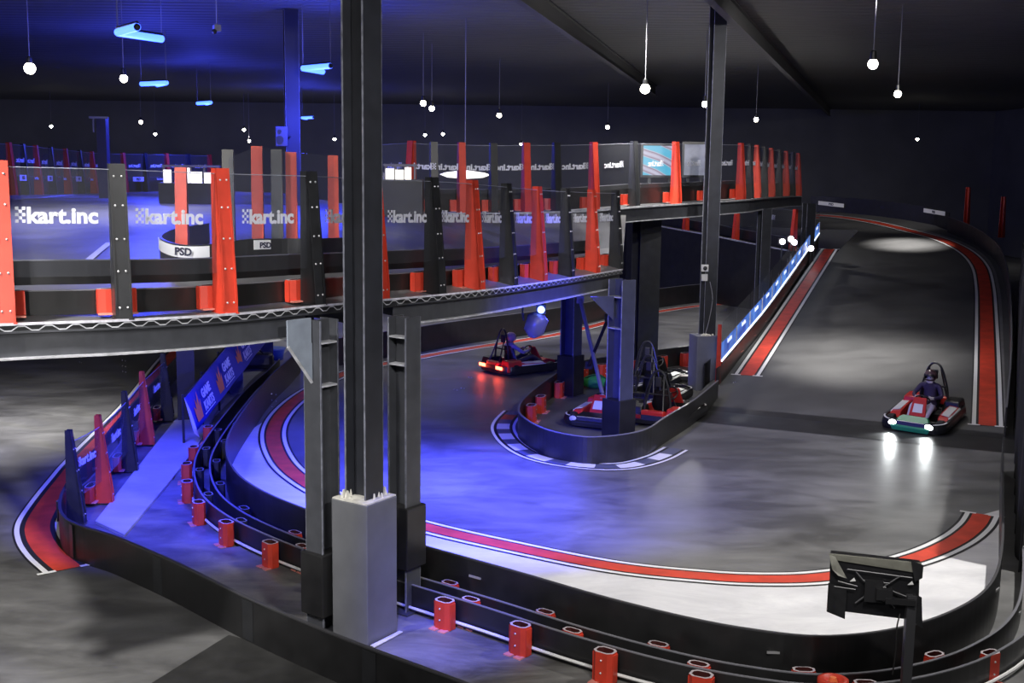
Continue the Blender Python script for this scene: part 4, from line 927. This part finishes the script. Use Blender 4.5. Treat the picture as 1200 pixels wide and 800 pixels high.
def make_kart(label, M, lights=(False, False), body=KRED, trim=KWH, nose=KBL):
    t = thing('go_kart', label, 'kart', M=M)
    I = Matrix()
    def B(m, name, ma, par=t, **k): return m.build(name, ma, par, local=True, **k)
    W, L = 1.32, 1.92
    m = MB(); m.prism(rrect(.74, 1.55, .12), Matrix.Translation((0, 0, .05)), .03); B(m, 'floor_tray', KBL)
    m = MB()
    for s in (-1, 1): m.tube(spline([(s*.34, -.78, .1), (s*.36, -.2, .1), (s*.34, .5, .1), (s*.26, .82, .1)], 4), .018, 6)
    for y in (-.7, -.3, .3, .72): m.tube([(-.34, y, .1), (.34, y, .1)], .016, 6)
    m.tube([(-.58, -.6, .14), (.58, -.6, .14)], .022, 8); m.tube([(-.5, .58, .14), (.5, .58, .14)], .018, 8)
    B(m, 'chassis_frame', KGR)
    # surround bumper
    o = rrect(W, L, .34, 7); n = len(o); i_ = [(x*.9, y*.93) for x, y in o]; m = MB()
    vs = [(x, y, .06) for x, y in o]+[(x*1.01, y*1.01, .14) for x, y in o]+[(x*.98, y*.985, .24) for x, y in o]+[(x, y, .24) for x, y in i_]+[(x, y, .06) for x, y in i_]
    for a in range(5):
        c = (a+1) % 5; m.add(vs, [(a*n+k, a*n+(k+1) % n, c*n+(k+1) % n, c*n+k) for k in range(n)])
    bpo = B(m, 'bumper', KBL, smooth=False)
    m = MB(); a = [(x*.975, y*.98, .243) for x, y in o]; c = [(x*.93, y*.95, .246) for x, y in o]
    idx = [k for k in range(n) if o[k][1] > -.35 and abs(o[k][0]) > .1 or o[k][1] > .3]
    m.add(a+c, [(k, (k+1) % n, n+(k+1) % n, n+k) for k in range(n) if k in idx and (k+1) % n in idx]); B(m, 'bumper_stripe', trim, bpo)
    # front fairing
    m = MB(); prof = [(.98, .05), (.99, .14), (.90, .24), (.66, .30), (.55, .26), (.55, .08)]
    ws = [.36, .40, .36, .26, .24, .34]; k = len(prof)
    vs = [(-w_, y, z) for (y, z), w_ in zip(prof, ws)]+[(w_, y, z) for (y, z), w_ in zip(prof, ws)]
    m.add(vs, [tuple(range(k)), tuple(range(2*k-1, k-1, -1))]+[(i, (i+1) % k, k+(i+1) % k, k+i) for i in range(k)]); B(m, 'front_fairing', nose, bevel=.015)
    # nassau panel (upright dash)
    m = MB(); q = [(-.17, .56, .26), (.17, .56, .26), (.13, .36, .62), (-.13, .36, .62)]; m.hexa([q[0], q[1], (.17, .5, .26), (-.17, .5, .26), q[3], q[2], (.13, .32, .6), (-.13, .32, .6)]); no = B(m, 'dash_panel', body, bevel=.02)
    m = MB(); m.hexa([(-.1, .535, .34), (.1, .535, .34), (.1, .525, .34), (-.1, .525, .34), (-.09, .447, .5), (.09, .447, .5), (.09, .437, .5), (-.09, .437, .5)]); B(m, 'number_plate', KWH, no)
    # side pods
    for s in (-1, 1):
        m = MB(); pr = [(-.46, .07), (.42, .07), (.46, .14), (.36, .27), (-.1, .31), (-.46, .3)]; k = len(pr)
        vs = [(s*.38, y, z) for y, z in pr]+[(s*(.64 if z < .2 else .58), y, z*(1 if z < .2 else .92)) for y, z in pr]
        m.add(vs, [tuple(range(k)), tuple(range(2*k-1, k-1, -1))]+[(i, (i+1) % k, k+(i+1) % k, k+i) for i in range(k)]); so = B(m, 'side_pod', body, bevel=.02)
        m = MB(); m.hexa([(s*.42, -.3, .30), (s*.57, -.3, .285), (s*.57, .3, .262), (s*.42, .3, .285), (s*.42, -.3, .312), (s*.57, -.3, .297), (s*.57, .3, .274), (s*.42, .3, .297)]); B(m, 'pod_decal', trim, so)
        m = MB(); m.hexa([(s*.60, -.42, .2), (s*.645, -.42, .2), (s*.645, .40, .2), (s*.60, .40, .2), (s*.56, -.42, .268), (s*.60, -.42, .268), (s*.60, .34, .25), (s*.56, .34, .25)]); B(m, 'side_panel', trim, so)
        # rear engine covers
        m = MB(); m.taper((s*.42, -.62, .1), (.4, .5), (.3, .4), .28); B(m, 'engine_cover', KBL if s < 0 else body, bevel=.03)
        for y, r_, w_ in ((.58, .13, .13), (-.6, .145, .2)):
            Mx = Matrix.Translation((s*(.5 if y > 0 else .5), y, r_)) @ Matrix.Rotation(PI/2, 4, 'Y')
            m = MB(); m.lathe([(r_*.55, -w_/2), (r_*.92, -w_/2), (r_, -w_*.3), (r_, w_*.3), (r_*.92, w_/2), (r_*.55, w_/2)], Mx, 18); wo = B(m, 'wheel', RUB, smooth=False)
            m = MB(); m.lathe([(r_*.56, -w_*.4), (r_*.56, w_*.4)], Mx, 14); m.lathe([(.03, -w_*.55), (.03, w_*.55)], Mx, 8); B(m, 'rim', KGR, wo)
        m = MB(); m.ball((s*.36, .93, .19), .075, 0, 12, (1.25, .6, .85)); ho = B(m, 'headlight', HL_ON if lights[0] else HL_OFF, smooth=True)
        m = MB(); m.lathe([(.085, -.05), (.095, .04)], Matrix.Translation((s*.36, .90, .19)) @ Matrix.Rotation(-PI/2, 4, 'X') @ Matrix.Diagonal((1.2, .85, 1, 1)), 14); B(m, 'headlight_bezel', KBL, ho)
        m = MB(); m.box((s*.36, -.975, .2), (.26, .03, .08)); B(m, 'tail_light', TLM_ON if lights[1] else TLM_OFF, bevel=.01)
    # seat shell
    m = MB(); sec = [(.10, -.02, .17, .16), (-.1, .0, .19, .20), (-.28, -.0, .2, .24), (-.40, .12, .2, .22), (-.47, .35, .19, .17), (-.52, .58, .15, .1)]
    vs = []; nn_ = 9
    for (y, z, w_, hgt) in sec:
        for k in range(nn_): a = PI*(1-k/(nn_-1)); vs.append((w_*1.05*math.cos(a), y+(.12 if z > .2 else 0)*(1-abs(math.sin(a))), z+.1+hgt*(1-math.sin(a))*(.8 if z < .2 else .2)))
    vi = [(v[0]*.93, v[1]+.015, v[2]+.012) for v in vs]; S = len(vs)
    fs = [(a*nn_+k, a*nn_+k+1, (a+1)*nn_+k+1, (a+1)*nn_+k) for a in range(5) for k in range(nn_-1)]
    m.add(vs+vi, fs+[tuple(S+i for i in f) for f in fs]); B(m, 'seat', KBL, smooth=True)
    # steering
    m = MB(); c = Vector((0, .18, .52)); nrm = Vector((0, -.75, .66)).normalized(); ux = Vector((1, 0, 0)); uy = nrm.cross(ux)
    ring = [c+(ux*math.cos(2*PI*k/20)+uy*math.sin(2*PI*k/20))*.15 for k in range(20)]; m.tube(ring, .016, 6, closed=True)
    for a in (0, 2.1, 4.2): m.tube([c, c+(ux*math.cos(a+.5)+uy*math.sin(a+.5))*.15], .012, 5)
    B(m, 'steering_wheel', KBL); m = MB(); m.tube([c, (0, .55, .16)], .014, 6); B(m, 'steering_column', KGR)
    # roll hoop with harness straps
    m = MB(); m.tube(spline([(-.30, -.62, .1), (-.26, -.62, .6), (-.13, -.6, 1.02), (0, -.59, 1.12), (.13, -.6, 1.02), (.26, -.62, .6), (.30, -.62, .1)], 6), .024, 8)
    m.tube([(-.25, -.62, .62), (.25, -.62, .62)], .02, 6); m.tube([(-.12, -.6, 1.0), (-.22, -.9, .2)], .018, 6); m.tube([(.12, -.6, 1.0), (.22, -.9, .2)], .018, 6); ho = B(m, 'roll_hoop', mat('hoop_steel', (.03, .03, .033), .3))
    m = MB(); m.box((0, -.585, .88), (.13, .07, .2)); B(m, 'head_pad', HARN, ho, bevel=.02)
    m = MB(); m.box((0, -.86, .25), (.5, .16, .16)); B(m, 'rear_cover', body, bevel=.03)
    return t
def kart_M(pos, heading, up=Vector((0, 0, 1))):
    f_ = Vector((heading.x, heading.y, 0)); f_ = (f_-up*f_.dot(up)).normalized(); x = f_.cross(up).normalized()
    return Matrix.Translation(pos) @ Matrix((x, f_, up)).transposed().to_4x4()
def driver(label, M, suit, legs, skin, helm, vis=True, lean=0., turn=0., hcol2=None):
    t = thing('person', label, 'person', M=M)
    J = {}
    def add(n_, co, r, par=None): J[n_] = (Vector(co), r, par)
    add('pelvis', (0, -.27, .25), (.15, .12)); add('waist', (lean*.2, -.34, .40), (.14, .11), 'pelvis'); add('chest', (lean*.6, -.38, .57), (.165, .12), 'waist'); add('upper', (lean*.9, -.38, .68), (.12, .09), 'chest')
    add('neck', (lean, -.36, .76), (.055, .055), 'upper'); add('head', (lean*1.1, -.335, .86), (.082, .09), 'neck'); add('crown', (lean*1.1, -.34, .95), (.075, .085), 'head')
    add('nose', (lean*1.1, -.24, .87), (.018, .018), 'head')
    for s in (-1, 1):
        k = 'l' if s < 0 else 'r'
        add('sh'+k, (s*.18+lean*.9, -.37, .69), (.065, .065), 'upper'); add('el'+k, (s*.29, -.16, .52), (.047, .047), 'sh'+k); add('wr'+k, (s*.185, .07, .54), (.032, .03), 'el'+k); add('pa'+k, (s*.155, .13, .555), (.034, .02), 'wr'+k)
        for fi, (dz, ln) in enumerate(((.034, .055), (.012, .06), (-.01, .055), (-.03, .045))):
            add('f%d%s' % (fi, k), (s*.148, .175, .56+dz), (.0095, .0095), 'pa'+k); add('g%d%s' % (fi, k), (s*.125, .175+ln*.35, .555+dz*.95), (.009, .009), 'f%d%s' % (fi, k)); add('h%d%s' % (fi, k), (s*.10, .165, .55+dz*.9), (.008, .008), 'g%d%s' % (fi, k))
        add('t0'+k, (s*.125, .12, .585), (.011, .011), 'pa'+k); add('t1'+k, (s*.10, .145, .6), (.0095, .0095), 't0'+k)
        add('hi'+k, (s*.1, -.22, .22), (.095, .09), 'pelvis'); add('kn'+k, (s*.2, .19, .40), (.062, .062), 'hi'+k); add('an'+k, (s*.17, .56, .2), (.042, .042), 'kn'+k); add('he'+k, (s*.17, .6, .13), (.04, .04), 'an'+k); add('to'+k, (s*.17, .74, .24), (.032, .03), 'he'+k)
    names = list(J); idx = {n_: i for i, n_ in enumerate(names)}
    me = bpy.data.meshes.new('body'); me.from_pydata([J[n_][0] for n_ in names], [(idx[J[n_][2]], idx[n_]) for n_ in names if J[n_][2]], [])
    o = bpy.data.objects.new('body', me); COL.objects.link(o)
    o.modifiers.new('skin', 'SKIN'); sv = me.skin_vertices[0].data
    for n_, i in idx.items(): sv[i].radius = J[n_][1]; sv[i].use_root = (n_ == 'pelvis')
    sb = o.modifiers.new('sub', 'SUBSURF'); sb.levels = 1; sb.render_levels = 1
    dg = bpy.context.evaluated_depsgraph_get(); me2 = bpy.data.meshes.new_from_object(o.evaluated_get(dg)); bpy.data.objects.remove(o)
    me2.name = 'body'; bo = bpy.data.objects.new('body', me2); COL.objects.link(bo); bo.parent = t
    me2.materials.clear()
    for ma in (suit, legs, skin, mat('shoe_dark', (.03, .03, .035), .6)): me2.materials.append(ma)
    for p in me2.polygons:
        c = p.center; p.use_smooth = True
        p.material_index = 2 if (c.z > .77 and abs(c.x-lean) < .14) or (c.y > .06 and c.z > .48 and abs(c.x) < .2) else (3 if c.y > .54 else (1 if c.y > -.2 and c.z < .47 and abs(c.x) < .27 else 0))
    # helmet: open-faced shell with visor
    hc = Vector((lean*1.1, -.345, .895)); m = MB(); vs = []; nu_, nv_ = 18, 9
    for j in range(nv_):
        th = PI*(.02+.66*j/(nv_-1))
        for k in range(nu_):
            ph = 2*PI*k/nu_; vs.append(hc+Vector((.135*math.sin(th)*math.cos(ph), .155*math.sin(th)*math.sin(ph), .14*math.cos(th))))
    fs = []
    for j in range(nv_-1):
        for k in range(nu_):
            ph = 2*PI*(k+.5)/nu_; th = PI*(.02+.66*(j+.5)/(nv_-1))
            if math.sin(ph) > .62 and 1.15 < th < 1.75: continue
            fs.append((j*nu_+k, j*nu_+(k+1) % nu_, (j+1)*nu_+(k+1) % nu_, (j+1)*nu_+k))
    m.add(vs, fs, 0); m.add([hc+(v-hc)*.94 for v in vs], fs, 1); ho = m.build('helmet', [helm, KBL], t, local=True, smooth=True)
    m = MB(); vs = []
    for j in range(3):
        th = 1.1+.3*j
        for k in range(7): ph = PI/2+(-.95+1.9*k/6); vs.append(hc+Vector((.139*math.sin(th)*math.cos(ph), .16*math.sin(th)*math.sin(ph), .144*math.cos(th))))
    m.add(vs[:14], [(k, k+1, 8+k, 7+k) for k in range(6)]); m.build('visor', hcol2 or KBL, ho, local=True, smooth=True)
    m = MB()
    for s in (-1, 1): m.ball((lean*1.1+s*.032, -.25, .885), .012, 0, 6)
    m.build('eyes', KBL, t, local=True)
    return t
SKIN = mat('skin', (.55, .3, .22), .6)
NUP = Vector((-SL*TD.x, -SL*TD.y, 1)).normalized()
kpos = RP(1083, 494)
Mr = kart_M(kpos+NUP*.01, Vector((-.58, -.82, 0)), NUP)
make_kart('red kart with glaring white headlights coming down the ramp foot', Mr, (True, False), KRED, KWH, KGN)
driver('driver in dark purple top and pale gloves seated in the headlight kart', Mr, mat('suit_dark_purple', (.03, .02, .07), .7), mat('trousers_lavender', (.45, .42, .6), .7), mat('glove_pale', (.6, .55, .62), .7), mat('helmet_black_pink', (.09, .05, .06), .3, noise=.9, nscale=9), lean=.02)
pr, pf = P(590, 438), P(626, 431)
Ml = kart_M((pr+pf)/2+Vector((.05, 0, .012)), Vector((.80, .60, 0)))
make_kart('dark kart with glowing red tail lights driving away on the far track', Ml, (False, True), KRED, KWH, KRED)
driver('driver in pale lavender shirt and pink helmet in the kart with tail lights', Ml, mat('shirt_lavender', (.42, .4, .62), .7), mat('trousers_dark', (.03, .03, .05), .7), SKIN, mat('helmet_pink', (.55, .38, .4), .35))
for xy, hd, lab, bc in [((3.5, 25.75), (.42, .9), 'rearmost parked kart in the island with a tall black roll hoop', KBL), ((3.3, 23.85), (.42, .9), 'middle parked kart in the island nosing away towards the ramp', KBL), ((3.3, 22.1), (.45, .88), 'parked kart with red side pods right behind the island column', KRED), ((1.98, 21.85), (-.42, -.91), 'parked red and white kart left of the island column facing the viewer', KRED)]:
    make_kart(lab, kart_M(Vector((xy[0], xy[1]*KY, .012)), Vector((*hd, 0))), (False, False), bc, KWH, KBL)
# green helmet bag on the island floor
p = P(697, 455); t = thing('green_bag', 'small green bag lying on the island floor beside the braces', 'bag', tuple(p))
m = MB(); m.ball(p+Vector((0, 0, .17)), .26, 0, 14, (1.25, .8, .65)); m.build('body', mat('green_cloth', (.03, .32, .08), .7), t, smooth=True)
m = MB(); m.tube(spline([p+Vector((-.2, -.1, .28)), p+Vector((-.05, -.15, .36)), p+Vector((.15, -.12, .33)), p+Vector((.25, -.05, .24))], 4), .02, 6); m.build('strap', mat('dark_green', (.01, .1, .03), .7), t)
p = P(803, 452); t = thing('floor_step', 'low black two-tier step beside the right grey pedestal', 'step', tuple(p))
m = MB(); m.box((p.x-.25, p.y, .05), (.75, .4, .1)); m.build('lower_tread', KBL, t, bevel=.01); m = MB(); m.box((p.x-.15, p.y+.1, .2), (.5, .35, .1)); m.box((p.x-.15, p.y+.1, .12), (.3, .2, .1)); m.build('upper_tread', KBL, t, bevel=.01)
# roof girders, barely visible
for (a, c, lab) in (((630, -10, 24), (742, 96, 42), 'faint dark roof girder running over the middle of the hall'), ((880, 0, 28), (962, 150, 60), 'faint dark roof girder running over the right of the hall')):
    A_, C_ = at(*a), at(*c); A_.z = 8.75; C_.z = 8.75
    t = thing('roof_girder', lab, 'girder', tuple(A_)); d = (C_-A_).normalized(); A_ -= d*12; C_ += d*10
    m = MB(); m.wall([A_, C_], -.09, .09, .2, .22); m.wall([A_, C_], -.01, .01, -.2, .2); m.wall([A_, C_], -.09, .09, -.22, -.2); m.build('beam', mat('girder_steel', (.15, .15, .155), .75), t)
# ------------------------------------------------------------------ light
def sy(v): return Vector((v[0], v[1]*KY, v[2])) if isinstance(v, tuple) else v
def spot(loc, target, power, col, ang, blend=.4, r=.08):
    loc, target = sy(loc), sy(target)
    l = bpy.data.lights.new('spot', 'SPOT'); l.energy = power; l.color = col; l.spot_size = math.radians(ang); l.spot_blend = blend; l.shadow_soft_size = r
    o = bpy.data.objects.new('spot_light', l); COL.objects.link(o); o.location = loc
    o.rotation_euler = (Vector(target)-Vector(loc)).to_track_quat('-Z', 'Y').to_euler(); return o
def point(loc, power, col, r=.15):
    loc = sy(loc)
    l = bpy.data.lights.new('point', 'POINT'); l.energy = power; l.color = col; l.shadow_soft_size = r
    o = bpy.data.objects.new('point_light', l); COL.objects.link(o); o.location = loc; return o
W_ = (1, .965, .92); BLUE = (.045, .055, 1.)
for j, p in enumerate(LPOS):
    spot(p-Vector((0, 0, .14)), p-Vector((0, 0, 5)), 420, W_, 130, .8, .1)
for p in TLS:
    point(p-Vector((0, 0, .5)), 380, (.05, .07, 1.), .4); spot(p-Vector((0, 0, .25)), p-Vector((0, 0, 4)), 1500, (.05, .07, 1.), 150, .6, .3)
# blue floods on the left part of the main track and under the deck
spot((1.5, 19.4, 2.9), P(420, 565), 4300, BLUE, 96, .95, .15)
spot((-1.2, 13.2, 2.9), P(590, 590), 4200, BLUE, 96, .9, .15)
spot((7.5, 15.8, 8.7), P(470, 575), 11000, BLUE, 34, .9, .25)
spot((.2, 16.2, 2.55), P(420, 550), 3800, BLUE, 88, .9, .15)
spot((-3.2, 15.0, 3.2), P(330, 560), 1300, BLUE, 130, .9, .15)
spot((-6.2, 18.5, 3.2), P(290, 540), 850, BLUE, 130, .8, .15)
spot((-5.6, 13.6, 3.1), P(230, 600), 1500, BLUE, 95, .8, .15)
spot((-1.0, 8.4, 8.7), P(528, 748), 9000, BLUE, 15, .9, .2)
# white house lamps over near track and gallery, plus added fills without fixtures
spot((8.2, 12.6, 8.8), P(960, 640), 3500, W_, 84, .9, .1)
spot((2.0, 4.0, 8.8), P(960, 660), 1500, W_, 60, .9, .2)
spot((-1.0, 5.0, 8.8), P(430, 690), 750, W_, 60, .6, .2)
spot((-6.5, 7.0, 8.8), P(60, 620), 4300, W_, 80, .7, .2)
spot((-9.0, 20.5, 3.3), (-11, 21, 0), 1300, W_, 140, .9, .2)  # added fill for the floor under the deck
spot((2.5, 24, 8.8), P(660, 420), 4600, (1, .96, .85), 70, .9, .2)
spot((-4.0, 0.5, 8.6), (-2, 11.5, 4), 1500, W_, 80, .7, .2)
spot((4.0, 2.5, 8.6), (0.5, 15, 3.8), 2800, W_, 60, .7, .2)
point((6.0, 35.5, 3.4), 260, W_, .2)  # unseen fill below the bridge, added to bring out the far fence
spot((-3.0, 1.0, 4.7), P(120, 520), 2600, W_, 42, .9, .2)  # added eye-level fill for the ground fence posts
spot((2.5, 9.0, 8.8), (1.5, 23.5, 4.9), 3800, W_, 34, .8, .2)  # added to brighten the bridge fence
spot((6.0, 17.0, 8.8), (6.5, 29, 4.9), 3600, W_, 45, .8, .2)
spot(ut(2.5, 21, 5.0), FB[2]+Vector((0, 0, .4)), 900, W_, 60, .9, .2)  # added fill aimed at the far sign strips
point((-5.2, 21.5, 2.9), 20, (.8, .85, 1), .2)  # small fill added for the banner
# two lamps making the bright pools on the ramp
q = RP(995, 418); spot(q+Vector((-.6, -.5, 3.6)), q, 1500, W_, 88, 1, .1)
q = RP(1062, 286); spot(q+Vector((0, 0, 3.2)), q, 1500, W_, 60, 1, .1)
# headlight beams and tail lights
for s in (-1, 1):
    a = Mr @ Vector((s*.36, 1.03, .2)); c = Mr @ Vector((s*.36, 4, -.05)); spot(a, c, 60, (.95, 1, 1), 70, .8, .04)
    a = Ml @ Vector((s*.36, -1.03, .2)); point(a, 3, (1, .08, .04), .05)
w = bpy.data.worlds.new('hall'); scene.world = w; w.use_nodes = True
bg = w.node_tree.nodes['Background']; bg.inputs['Color'].default_value = (.62, .64, .72, 1); bg.inputs['Strength'].default_value = .2
vs_ = scene.view_settings; vs_.view_transform = 'Standard'; vs_.look = 'None'; vs_.exposure = 0; vs_.gamma = 1; vs_.use_curve_mapping = False
scene.cycles.transparent_max_bounces = 24
